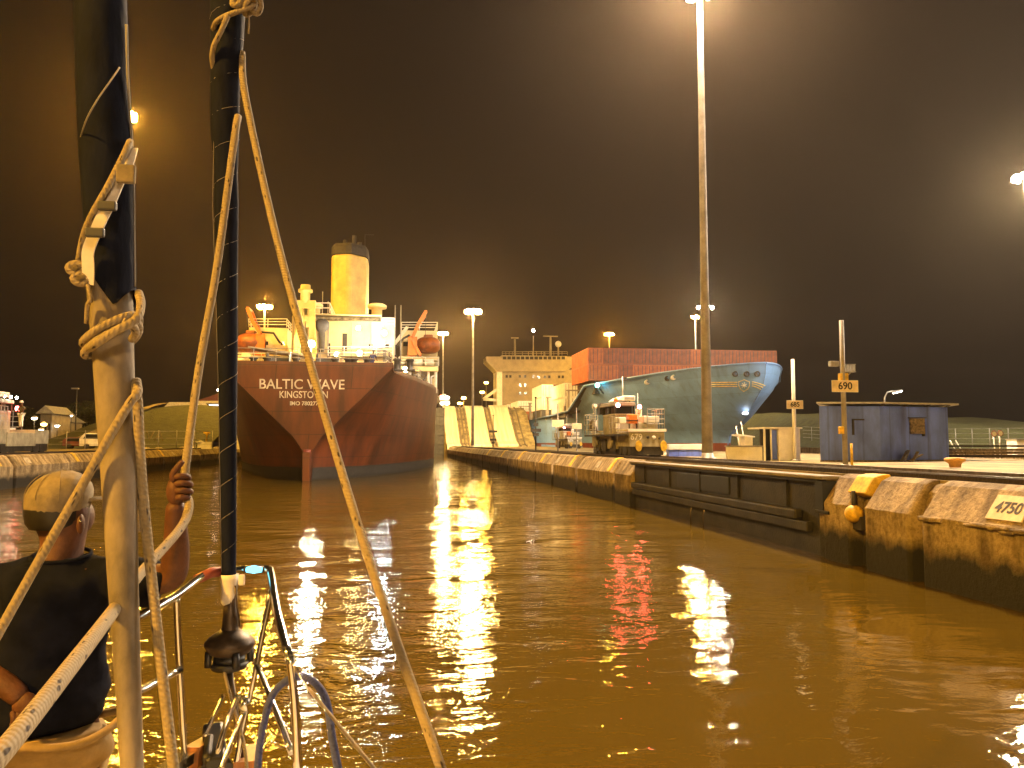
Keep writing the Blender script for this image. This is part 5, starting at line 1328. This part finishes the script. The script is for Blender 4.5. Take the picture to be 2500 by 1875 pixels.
# mast stepped just behind the camera
# bow platform, anchor and roller
A = lambda u, v, Y: at(u, v, Y)
bp = MB(); bp.beam(A(395, 1890, 2.55), A(503, 1818, 2.85), .05, .03); bp.build('toe_rail', M['chrome'], yacht)
MB().beam(A(465, 1850, 2.72), A(512, 1822, 2.86), .05, .06).build('bow_chock', M['teak'], yacht)
MB().beam(A(600, 1880, 2.75), A(606, 1836, 2.95), .075, .05).build('bow_chock', M['teak'], yacht)
an = MB(); an.beam(A(528, 1872, 2.7), A(520, 1775, 2.86), .065, .05); an.beam(A(505, 1862, 2.7), A(512, 1800, 2.8), .03, .04); an.build('anchor', M['black'], yacht, bevel=.012)
MB().tube([A(505, 1880, 2.74), A(540, 1830, 2.8), A(552, 1875, 2.74)], .022, 8).build('anchor_roller', M['black'], yacht)
tubes = [
 ('rail', [(300, 1760, 2.44), (299, 1560, 2.44), (312, 1524, 2.46), (340, 1506, 2.50), (430, 1454, 2.66), (497, 1404, 2.80), (520, 1397, 2.84), (545, 1395, 2.87)], .0125),
 ('rail', [(545, 1395, 2.87), (600, 1390, 2.92), (652, 1390, 2.92), (662, 1402, 2.88), (676, 1490, 2.66), (707, 1607, 2.44)], .0135),
 ('rail', [(300, 1707, 2.44), (330, 1692, 2.48), (441, 1634, 2.67)], .011),
 ('post', [(431, 1456, 2.66), (434, 1540, 2.67), (444, 1730, 2.68), (452, 1890, 2.69)], .0105),
 ('post', [(707, 1600, 2.44), (719, 1707, 2.44), (728, 1895, 2.44)], .0125),
 ('strut', [(663, 1440, 2.8), (634, 1584, 2.78), (622, 1648, 2.77), (606, 1720, 2.77), (590, 1790, 2.76), (574, 1885, 2.76)], .009),
 ('strut', [(629, 1626, 2.77), (668, 1722, 2.6), (712, 1838, 2.45)], .009),
 ('strut', [(546, 1696, 2.78), (516, 1762, 2.74), (500, 1798, 2.72)], .007),
 ('strut', [(581, 1698, 2.76), (552, 1768, 2.72), (530, 1840, 2.70)], .009),
 ('strut', [(597, 1735, 2.74), (566, 1810, 2.70), (536, 1885, 2.66)], .009),
]
for nm, pts, r in tubes:
    MB().tube(spline([A(*p_) for p_ in pts], 5), r, 10).build(nm, M['chrome'], yacht)
MB().tube([A(545, 1395, 2.86), A(515, 1398, 2.82), A(480, 1415, 2.78)], .017, 8).build('rail_grip', M['boot'], yacht)
MB().ball(tuple(A(597, 1720, 2.74)), (.02, .02, .024), 10, 6).build('clamp', M['chrome'], yacht)
# bow light
nl = MB().tube([A(598, 1389, 2.91), A(643, 1391, 2.915)], .012, 8).build('nav_light', M['black'], yacht)
MB().tube([A(602, 1391, 2.90), A(620, 1390, 2.895), (A(640, 1391, 2.90))], [.009, .014, .008], 10).build('nav_light_lens', glow('nav_light_glow', (.22, .78, 1.0), 2.6), nl)
# lifelines
MB().tube([A(753, 1680, 2.42), A(911, 1873, 1.95), A(1150, 2160, 1.5)], .0045, 6).build('lifeline', M['rope'], yacht)
MB().tube([A(707, 1607, 2.44), A(753, 1680, 2.42)], .005, 6).build('lifeline', M['chrome'], yacht)

# --- furled inner sail: pale sailcloth below, navy cover above
def pillar(cols, n=24, wob=.03, seed=1):
    # cols: (v, u_left, u_right, Y)
    rnd = random.Random(seed); ph = [rnd.random()*6 for _ in range(4)]
    rings = []
    for v, u0, u1, Y in cols:
        a_, b_ = at(u0, v, Y), at(u1, v, Y); c_ = (a_+b_)/2; r = (b_-a_).length/2
        rings.append([(c_.x+r*math.cos(q)*(1+wob*math.sin(3*q+ph[0]+c_.z*5)), c_.y+r*math.sin(q)*(1+wob*math.sin(2*q+ph[1]-c_.z*7)), c_.z) for q in [2*math.pi*k/n for k in range(n)]])
    return rings
def dense(cols, k=8):
    o = []
    for a_, b_ in zip(cols[:-1], cols[1:]):
        for i in range(k): o.append(tuple(lerp(x, y, i/k) for x, y in zip(a_, b_)))
    o.append(cols[-1]); return o
SY = 1.72
fs = bpy.data.objects.new('furled_staysail', None); C.objects.link(fs); fs.parent = yacht
low = [(1930, 297, 352, SY-.12), (1700, 283, 344, SY-.1), (1400, 262, 336, SY-.06), (1150, 247, 333, SY-.03), (1000, 236, 330, SY), (880, 229, 327, SY), (760, 219, 325, SY), (690, 212, 322, SY)]
MB().loft(pillar(dense(low), 28, .022, 3)).build('sailcloth', M['sail'], fs)
nav = [(775, 214, 330, SY), (700, 208, 329, SY), (560, 206, 327, SY), (400, 196, 325, SY), (200, 187, 313, SY+.02), (0, 183, 309, SY+.04), (-120, 182, 306, SY+.06), (-500, 181, 300, SY+.12)]
rg = pillar(dense(nav), 36, .02, 5)
# the cover ends in a slanting hem, higher on the left
z_hem = lambda u: None
c0 = at(270, 735, SY)
def hem(p_):
    f_ = (p_[0]-at(212, 735, SY).x)/(at(328, 735, SY).x-at(212, 735, SY).x); f_ = max(0, min(1, f_))
    vv = lerp(655, 768, min(1, f_/.72)) if f_ < .72 else lerp(768, 725, (f_-.72)/.28)
    return at(270, vv, SY).z
rings = []
for ring in rg:
    rings.append([(x, y, max(z, hem((x, y, z))+.0004*i_)) for i_, (x, y, z) in enumerate(ring)])
MB().loft(rings, False).build('sail_cover', M['navy'], fs)
# seams of the cover
def seam(pts, r, m, nm='seam'):
    MB().tube(spline([at(u, v, Y) for u, v, Y in pts], 6), r, 6).build(nm, m, fs)
gry = mat('grey_seam_tape', (.24, .22, .20), .8)
seam([(197, 335, SY-.03), (212, 290, SY-.075), (240, 240, SY-.10), (268, 200, SY-.095), (292, 165, SY-.06)], .0016, gry)
seam([(309, 60, SY-.01), (312, 190, SY), (319, 300, SY), (325, 420, SY), (327, 560, SY), (329, 700, SY)], .0028, gry)
# webbing strap and lashing over the cover
seam([(318, 345, SY-.02), (300, 385, SY-.06), (262, 460, SY-.095), (228, 520, SY-.085), (205, 575, SY-.05), (192, 640, SY-.03)], .007, M['rope'], 'lashing')
st_ = MB(); pts = [(322, 360, SY-.03), (310, 400, SY-.05), (290, 440, SY-.075), (268, 490, SY-.092), (246, 535, SY-.088), (226, 580, SY-.075), (214, 615, SY-.065), (215, 660, SY-.06), (214, 695, SY-.055)]
P = spline([at(*p_) for p_ in pts], 4)
ra, w = [], .011
for i, p_ in enumerate(P):
    tg = (P[min(i+1, len(P)-1)]-P[max(i-1, 0)]).normalized(); sd = tg.cross(Vector((0, 1, 0))).normalized()
    ra.append([p_-sd*w, p_+sd*w, p_+sd*w+Vector((0, .004, 0)), p_-sd*w+Vector((0, .004, 0))])
st_.loft(ra, True, False).build('webbing_strap', M['tape'], fs)
for u, v in ((308, 425), (262, 503), (232, 568)):
    p_ = at(u, v, SY-.1); b_ = MB().cbox((p_.x, p_.y, p_.z), (.034, .012, .018 if u < 300 else .036)).build('strap_keeper', M['darkgrey' if u < 300 else 'cap'], fs, bevel=.003)
for u, v in ((187, 656), (199, 681)):
    p_ = at(u, v, SY-.05); k_ = MB()
    k_.tube([p_+Vector((.013*math.cos(a), -.004*math.sin(a*.5), .009*math.sin(a))) for a in [2*math.pi*k/14 for k in range(14)]], .0075, 8, closed=True)
    k_.ball(tuple(p_), (.013, .013, .011), 10, 7); k_.build('knot', M['rope'], fs)
MB().tube(spline([at(214, 695, SY-.055), at(222, 730, SY-.06), at(214, 745, SY-.05), at(211, 790, SY-.04)], 5), .0045, 6).build('lashing_tail', M['rope'], fs)
def wrap(v_l, v_r, u0, u1, r, v_back):
    P = []
    a_, b_ = at(u0, v_l, SY), at(u1, v_r, SY); c_ = (a_+b_)/2; rx = (b_.x-a_.x)/2+r
    zb = at(270, v_back, SY).z
    for k in range(25):
        q = math.pi+2*math.pi*k/24*.98
        z = lerp(a_.z, b_.z, (1+math.cos(q))/2) if math.sin(q) <= 0 else lerp(lerp(a_.z, b_.z, (1+math.cos(q))/2), zb, math.sin(q)*.5)
        P.append((c_.x+rx*math.cos(q), c_.y+rx*1.0*math.sin(q), z))
    MB().tube(P, r, 10).build('rope_wrap', M['rope'], fs)
wrap(842, 770, 218, 326, .0085, 830); wrap(868, 790, 221, 326, .0085, 850)
MB().tube(spline([at(338, 715, SY-.01), at(344, 740, SY-.04), at(338, 770, SY-.08), at(318, 790, SY-.098), at(285, 806, SY-.105), at(240, 835, SY-.09), at(219, 850, SY-.04)], 6), .0085, 10).build('rope_turn', M['rope'], fs)
MB().tube(spline([at(300, 785, SY-.10), at(322, 795, SY-.09), at(331, 812, SY-.06), at(322, 828, SY-.03)], 6), .008, 10).build('rope_turn', M['rope'], fs)

# --- furled foresail on the forestay, navy all the way, on its drum
FY = 2.84
fg = bpy.data.objects.new('furled_genoa', None); C.objects.link(fg); fg.parent = yacht
gc = [(1405, 540, 576, FY), (1300, 538, 577, FY), (1150, 536, 578, FY), (1000, 534, 579, FY), (850, 531, 580, FY), (650, 527, 580, FY), (500, 522, 582, FY), (420, 524, 580, FY), (330, 516, 584, FY), (220, 514, 586, FY), (120, 514, 594, FY), (0, 513, 600, FY+.02), (-150, 512, 604, FY+.04), (-500, 512, 606, FY+.1)]
MB().loft(pillar(dense(gc, 7), 22, .035, 9)).build('sail_cover', M['navy'], fg)
# helical leech tape
P = []
for i in range(260):
    v = 1400-i*6.1; 
    for (a_, b_) in zip(gc[:-1], gc[1:]):
        if b_[0] <= v <= a_[0]:
            t_ = (a_[0]-v)/(a_[0]-b_[0]); u0, u1, Y = (lerp(a_[k], b_[k], t_) for k in (1, 2, 3))
    c_ = at((u0+u1)/2, v, Y); r = (at(u1, v, Y)-at(u0, v, Y)).length/2+.0004
    q = i*.47; P.append((c_.x+r*math.cos(q), c_.y+r*math.sin(q), c_.z))
MB().tube(P, .0009, 5).build('leech_tape', gry, fg)
MB().tube([at(522, 330, FY-.03), at(519, 500, FY-.02), at(529, 800, FY-.02), at(534, 1000, FY-.02), at(541, 1395, FY-.02)], .0008, 5).build('leech_line', gry, fg)
MB().loft(pillar(dense([(1402, 538, 584, FY), (1440, 541, 580, FY), (1470, 540, 576, FY), (1486, 552, 574, FY)], 3), 18, .06, 2)).build('tack_tape', M['tape'], fg)
MB().box(*[x for p_ in () for x in p_]) if False else None
p_ = at(590, 1416, FY-.02); MB().cbox(tuple(p_), (.02, .012, .035)).build('tape_end', M['tape'], fg, bevel=.004)
MB().tube([at(574, 1430, FY-.03), at(579, 1480, FY-.02), at(586, 1530, FY)], .003, 6).build('tack_line', M['bronze'], fg)
c_ = at(561, 1560, FY); k = FY/2000*1.02
def zz(v): return at(561, v, FY).z-c_.z
MB().lathe([(.020, zz(1440)), (.024, zz(1510)), (.026, zz(1530)), (.034, zz(1545)), (.05, zz(1550))], tuple(c_), 18).build('swivel', M['bronze'], fg)
MB().lathe([(.030, zz(1536)), (.062, zz(1552)), (.079, zz(1566)), (.080, zz(1574)), (.066, zz(1592)), (.045, zz(1600))], tuple(c_), 28).build('drum_flange', M['bronze'], fg)
MB().lathe([(.05, zz(1598)), (.052, zz(1620))], tuple(c_), 20).build('drum_core', M['black'], fg)
dr = MB()
for a in (.4, 1.9, 3.6, 5.2):
    dr.tube([(c_.x+.066*math.cos(a), c_.y+.066*math.sin(a), c_.z+zz(1585)), (c_.x+.068*math.cos(a), c_.y+.068*math.sin(a), c_.z+zz(1622))], .012, 8)
dr.lathe([(.02, zz(1640)), (.055, zz(1632)), (.062, zz(1622)), (.058, zz(1614))], tuple(c_), 24); dr.build('drum_cage', M['black'], fg)
MB().tube([c_+Vector((0, 0, zz(1632))), at(578, 1760, FY-.02), at(592, 1880, FY-.04)], .010, 8).build('stay_foot', M['bronze'], fg)

# --- ropes (lines in use: each its own thing)
def rope(label, pts, r, m='rope', name='rope', k=8, grp=None):
    P = spline([at(*p_) for p_ in pts], k) if len(pts) > 2 else [at(*p_) for p_ in pts]
    o = MB().tube(P, r, 12).build(name, M[m]); tag(o, label, 'rope', grp); return o
rope('long taut flecked line running from the forestay down to the bottom edge right of it', [(590, 128, FY-.01), (602, 250, FY-.06), (690, 640, 2.62), (870, 1270, 2.25), (1085, 1900, 1.9)], .0118)
rope('flecked line from the forestay down to the raised hand', [(581, 285, FY-.03), (572, 340, FY-.08), (530, 650, 2.70), (486, 900, 2.62), (452, 1148, 2.52), (446, 1195, 2.50), (462, 1232, 2.47), (440, 1290, 2.38), (338, 1406, 2.05), (264, 1508, 1.55), (60, 1770, 1.05), (-60, 1910, .92)], .0125)
rope('flecked line crossing in front of the pale furled sail down to the left edge', [(334, 930, SY-.0), (336, 960, SY-.03), (316, 985, SY-.05), (262, 1075, SY-.075), (215, 1160, SY-.08), (100, 1360, 1.62), (-20, 1575, 1.58)], .0085)
rope('flecked line hanging down close to the right side of the pale furled sail', [(327, 930, SY-.0), (336, 985, SY-.02), (341, 1100, SY-.02), (353, 1250, SY-.03), (372, 1430, SY-.05), (400, 1680, SY-.08), (428, 1910, SY-.12)], .0098)
rope('thin shadowed line hanging between the pale furled sail and the line beside it', [(333, 950, SY+.01), (336, 1100, SY+.02), (338, 1300, SY+.02)], .0035)
rope('furling line led down from the drum of the forestay', [(545, 1626, FY-.05), (560, 1690, FY-.06), (582, 1768, FY-.08), (598, 1830, FY-.14), (604, 1900, FY-.2)], .0055)
kn = thing('rope_knot', 'knotted rope end tied high on the navy furled foresail', 'knot', (0, 0, 0))
c_ = at(603, 12, FY-.06)
kk = MB()
for i in range(4):
    off = Vector((.02*(i-1.5), -.01, .012*math.sin(i*2.1)))
    kk.tube([c_+off+Vector((.016*math.cos(a), .022*math.sin(a), .022*math.sin(a+i))) for a in [2*math.pi*k/16 for k in range(16)]], .010, 8, closed=True)
kk.build('knot', M['rope'], kn)
for pts in ([(625, 5, FY-.06), (606, 20, FY-.08), (575, 30, FY-.085), (545, 42, FY-.08), (527, 55, FY-.06), (521, 72, FY-.03)], [(556, 38, FY-.085), (540, 75, FY-.085), (523, 110, FY-.07), (518, 140, FY-.05), (522, 172, FY-.02)], [(605, 20, FY-.06), (608, 55, FY-.06), (607, 82, FY-.06)]):
    MB().tube(spline([at(*p_) for p_ in pts], 6), .009 if pts[0][0] != 605 else .003, 10).build('rope_turn', M['rope'], kn)
rope('blue twisted rope looped over the bow rail', [(627, 1900, 2.5), (634, 1820, 2.5), (648, 1748, 2.5), (668, 1692, 2.5), (703, 1660, 2.48), (735, 1651, 2.44), (765, 1664, 2.40), (790, 1695, 2.36), (803, 1740, 2.34), (810, 1795, 2.32), (828, 1890, 2.3)], .0105, 'bluerope')

# ================================================================== THE PERSON ON THE FOREDECK
PY = 2.62
man = thing('person', 'person seen from behind in beige cap and navy shirt, right hand raised on a line', 'person', (0, 0, 0))
kpx = lambda px, Y=PY: px*Y/2000*1.0
def B(u, v, Y): return tuple(at(u, v, Y))
# the body: one skinned surface, seated with knees forward
hipz = at(120, 1800, PY).z
J = [(B(118, 1815, PY), (.135, .10)), (B(118, 1690, PY+.01), (.120, .09)), (B(120, 1560, PY+.02), (.130, .085)), (B(125, 1445, PY+.01), (.120, .075)), (B(140, 1375, PY), (.075, .060)),
     (B(158, 1322, PY+.02), (.060, .058)), (B(150, 1268, PY+.03), (.078, .088)), (B(146, 1215, PY+.03), (.080, .092)),
     # right arm: shoulder, elbow, wrist
     (B(262, 1400, PY+.01), (.050, .050)), (B(350, 1420, PY+.02), (.054, .056)), (B(425, 1408, PY-.02), (.046, .048)), (B(431, 1330, PY-.07), (.040, .038)), (B(428, 1252, PY-.115), (.029, .031)), (B(431, 1222, PY-.125), (.033, .026)),
     # left arm
     (B(-10, 1415, PY+.01), (.050, .050)), (B(-62, 1540, PY-.03), (.054, .054)), (B(-72, 1620, PY-.07), (.046, .046)), (B(-10, 1655, PY-.12), (.040, .038)), (B(38, 1690, PY-.14), (.030, .033)), (B(58, 1715, PY-.14), (.033, .028)),
     # legs, seated
     (B(175, 1850, PY+.08), (.095, .09)), (B(200, 1790, PY+.50), (.062, .062)), (tuple(Vector(B(205, 1790, PY+.50))+Vector((.0, .12, -.36))), (.05, .05)), (tuple(Vector(B(205, 1790, PY+.50))+Vector((0, .26, -.40))), (.04, .035)),
     (B(50, 1850, PY+.08), (.095, .09)), (B(10, 1790, PY+.50), (.062, .062)), (tuple(Vector(B(5, 1790, PY+.50))+Vector((.0, .12, -.36))), (.05, .05)), (tuple(Vector(B(5, 1790, PY+.50))+Vector((0, .26, -.40))), (.04, .035))]
E = [(0, 1), (1, 2), (2, 3), (3, 4), (4, 5), (5, 6), (6, 7), (3, 8), (8, 9), (9, 10), (10, 11), (11, 12), (12, 13), (3, 14), (14, 15), (15, 16), (16, 17), (17, 18), (18, 19), (0, 20), (20, 21), (21, 22), (22, 23), (0, 24), (24, 25), (25, 26), (26, 27)]
skin('body', J, E, M['skin'], man, 2)
# ears, nose and jaw
MB().ball(B(197, 1280, PY-.02), (.010, .020, .030), 10, 8).build('ear', M['skin'], man)
MB().ball(B(98, 1282, PY+.02), (.010, .020, .030), 10, 8).build('ear', M['skin'], man)
MB().ball(B(203, 1262, PY+.10), (.03, .05, .05), 12, 8).build('face', M['skin'], man)
MB().ball(B(212, 1275, PY+.14), (.014, .022, .018), 10, 6).build('nose', M['skin'], man)
MB().ball(B(196, 1272, PY-.045), (.004, .004, .004), 8, 6).build('ear_stud', M['chrome'], man)
# right hand closed round the line: palm and five bent fingers
def fingers(pal, chains, nm):
    mb_obj = None
    for ch in chains:
        J_ = [(tuple(p_), r_) for p_, r_ in ch]
        skin(nm, J_, [(i, i+1) for i in range(len(J_)-1)], M['skin'], man, 2)
hand = at(441, 1195, PY-.13)
hr = Vector((1, 0, 0)); hu = Vector((0, 0, 1)); hb = Vector((0, -1, 0))
pal = MB().ball(tuple(hand+Vector((-.012, .006, -.004))), (.030, .026, .045), 14, 10).build('palm', M['skin'], man)
ch = []
for i, (dz, ln) in enumerate(((.036, .9), (.016, 1.0), (-.005, .96), (-.024, .8))):
    o_ = hand+Vector((-.014+.002*i, -.018, dz))
    ch.append([(o_, .0098), (o_+Vector((.022*ln, -.012, .004)), .0098), (o_+Vector((.042*ln, .002, .001)), .009), (o_+Vector((.040*ln, .022, -.004)), .0085), (o_+Vector((.022*ln, .030, -.006)), .0078)])
o_ = hand+Vector((-.016, -.012, .022)); ch.append([(o_, .0115), (o_+Vector((-.002, -.010, .024)), .0105), (o_+Vector((.014, -.012, .046)), .0095), (o_+Vector((.026, -.006, .062)), .0085)])
fingers(pal, ch, 'finger')
lh_ = at(62, 1722, PY-.145)
MB().ball(tuple(lh_), (.034, .024, .036), 14, 10).build('palm', M['skin'], man)
ch = []
for i, ln in enumerate((.95, 1.0, .95, .8)):
    o_ = lh_+Vector((.018-.015*i, -.012, -.018+.003*i))
    ch.append([(o_, .0095), (o_+Vector((.010, -.012, -.022*ln)), .0095), (o_+Vector((.006, -.006, -.042*ln)), .0088), (o_+Vector((-.004, .010, -.050*ln)), .008)])
o_ = lh_+Vector((.026, -.006, .006)); ch.append([(o_, .0105), (o_+Vector((.020, -.008, -.008)), .0098), (o_+Vector((.032, -.006, -.026)), .0088)])
fingers(None, ch, 'finger')
# shirt: torso and short sleeves
g = 1.13
def fat(i, k=g): 
    r = J[i][1]; return tuple(x*k for x in r)
SJ = [(B(118, 1800, PY), (.185, .135)), (J[1][0], (.178, .128)), (J[2][0], (.186, .120)), (B(125, 1445, PY+.01), (.190, .110)), (B(140, 1375, PY), (.120, .092)), (B(262, 1400, PY+.01), (.080, .080)), (J[9][0], (.078, .080)), (B(396, 1420, PY+.01), (.072, .078)), (B(-10, 1415, PY+.01), (.080, .080)), (J[15][0], (.078, .078)), (B(-66, 1580, PY-.05), (.074, .074))]
sh_ = skin('shirt', SJ, [(0, 1), (1, 2), (2, 3), (3, 4), (3, 5), (5, 6), (6, 7), (3, 8), (8, 9), (9, 10)], M['shirt'], man, 3)
tx = bpy.data.textures.new('cloth_folds', 'CLOUDS'); tx.noise_scale = .075
dm = sh_.modifiers.new('folds', 'DISPLACE'); dm.texture = tx; dm.strength = .034; dm.mid_level = .5; dm.texture_coords = 'GLOBAL'
# hanging sleeve edge under the raised arm
MB().loft([[tuple(at(u, v, PY+.01+dy)) for u, v, dy in ((330, 1395, -.07), (410, 1395, -.08), (410, 1395, .06), (330, 1395, .06))], [tuple(at(u, v, PY+.01+dy)) for u, v, dy in ((338, 1462, -.05), (388, 1458, -.06), (388, 1458, .04), (338, 1462, .04))]], True, True).build('sleeve_hem', M['shirt'], man, bevel=.015, sub=1)
# shorts
TJ = [(B(118, 1840, PY-.01), (.215, .165)), (B(175, 1862, PY+.10), (.125, .12)), (B(196, 1800, PY+.42), (.09, .09)), (B(55, 1862, PY+.10), (.125, .12)), (B(15, 1800, PY+.42), (.09, .09)), (B(118, 1790, PY-.005), (.200, .155))]
so = skin('shorts', TJ, [(0, 1), (1, 2), (0, 3), (3, 4), (0, 5)], M['khaki'], man, 3)
dm = so.modifiers.new('folds', 'DISPLACE'); dm.texture = tx; dm.strength = .03; dm.texture_coords = 'GLOBAL'
wb_ = MB()
c_ = at(116, 1772, PY); wb_.tube([(c_.x+.208*math.cos(a), c_.y+.160*math.sin(a), c_.z+.012*math.sin(3*a+1)+.01*math.cos(2*a)) for a in [2*math.pi*k/40 for k in range(40)]], .012, 8, closed=True)
wb_.build('waistband', M['khaki'], man)
# cap worn with its peak to the front right, hair under its back edge
c_ = at(141, 1240, PY+.03); rr = []
for k in range(9):
    t_ = k/8; el = lerp(-.42, 1.0, t_)*math.pi/2
    rad = math.cos(el) if el > 0 else 1-.12*abs(el); zz_ = .083*math.sin(el) if el > 0 else .075*math.sin(el)
    rr.append([(c_.x+.092*rad*math.cos(q)+.012*t_, c_.y+.104*rad*math.sin(q), c_.z+zz_+.03+.012*math.cos(q)*(1-t_)) for q in [2*math.pi*j/28 for j in range(28)]])
cp = MB().loft(rr, True).build('cap', M['cap'], man)
for k in range(4):
    q = -.5-k*.7; P = [(c_.x+.0935*math.cos(el)*math.cos(q)+.006, c_.y+.1055*math.cos(el)*math.sin(q), c_.z+.03+.0845*math.sin(el)) for el in [x*.15 for x in range(0, 11)]]
    MB().tube(P, .0012, 5).build('cap_seam', M['cap'], cp)
for u, v in ((103, 1205), (150, 1208), (112, 1244)):
    d_ = (at(u, v, PY)-CAM).normalized()
    p_ = at(u, v, PY-.062 if u != 150 else PY-.056); MB().ball(tuple(p_), (.004, .003, .004), 8, 6).build('eyelet', M['bronze'], cp)
# peak
pk = []
for k in range(7):
    t_ = k/6; a0 = lerp(-.15, .95, t_)
    bx, by = c_.x+.088*math.cos(a0), c_.y+.10*math.sin(a0); l_ = .075*math.sin(math.pi*lerp(.12, .88, t_))
    pk.append([(bx, by, c_.z+.018), (bx+l_*.75*math.cos(.35), by+l_*.6, c_.z+.022), (bx+l_*.75*math.cos(.35), by+l_*.6, c_.z+.028), (bx, by, c_.z+.03)])
MB().loft(pk, True).build('cap_peak', M['cap'], cp)
hh = []
for z_, k in ((-.012, 1.0), (-.03, 1.0), (-.055, .95), (-.072, .82)):
    hh.append([(c_.x+.086*k*math.cos(q)-.002, c_.y+.098*k*math.sin(q), c_.z+z_+.012) for q in [lerp(-2.9, -.55, j/15) for j in range(16)]])
MB().loft(hh, False, True, False).build('hair', M['hair'], man)
# collar
c_ = at(150, 1352, PY+.01)
MB().tube([(c_.x+.080*math.cos(a), c_.y+.072*math.sin(a), c_.z-.004+.012*math.sin(a)) for a in [2*math.pi*k/28 for k in range(28)]], .006, 8, closed=True).build('collar', M['shirt'], man)

# ================================================================== DAMP NIGHT AIR
hz_ = MB().box(-420, 420, -130, 440, -7, 46).build('haze', bpy.data.materials.new('night_haze'))
hm = bpy.data.materials['night_haze']; hm.use_nodes = True; n = hm.node_tree.nodes; n.clear()
o_ = n.new('ShaderNodeOutputMaterial'); pvn = n.new('ShaderNodeVolumePrincipled')
pvn.inputs['Color'].default_value = (1, .80, .62, 1); pvn.inputs['Density'].default_value = .00018; pvn.inputs['Anisotropy'].default_value = .76
hm.node_tree.links.new(pvn.outputs[0], o_.inputs['Volume'])
hz_['kind'] = 'stuff'
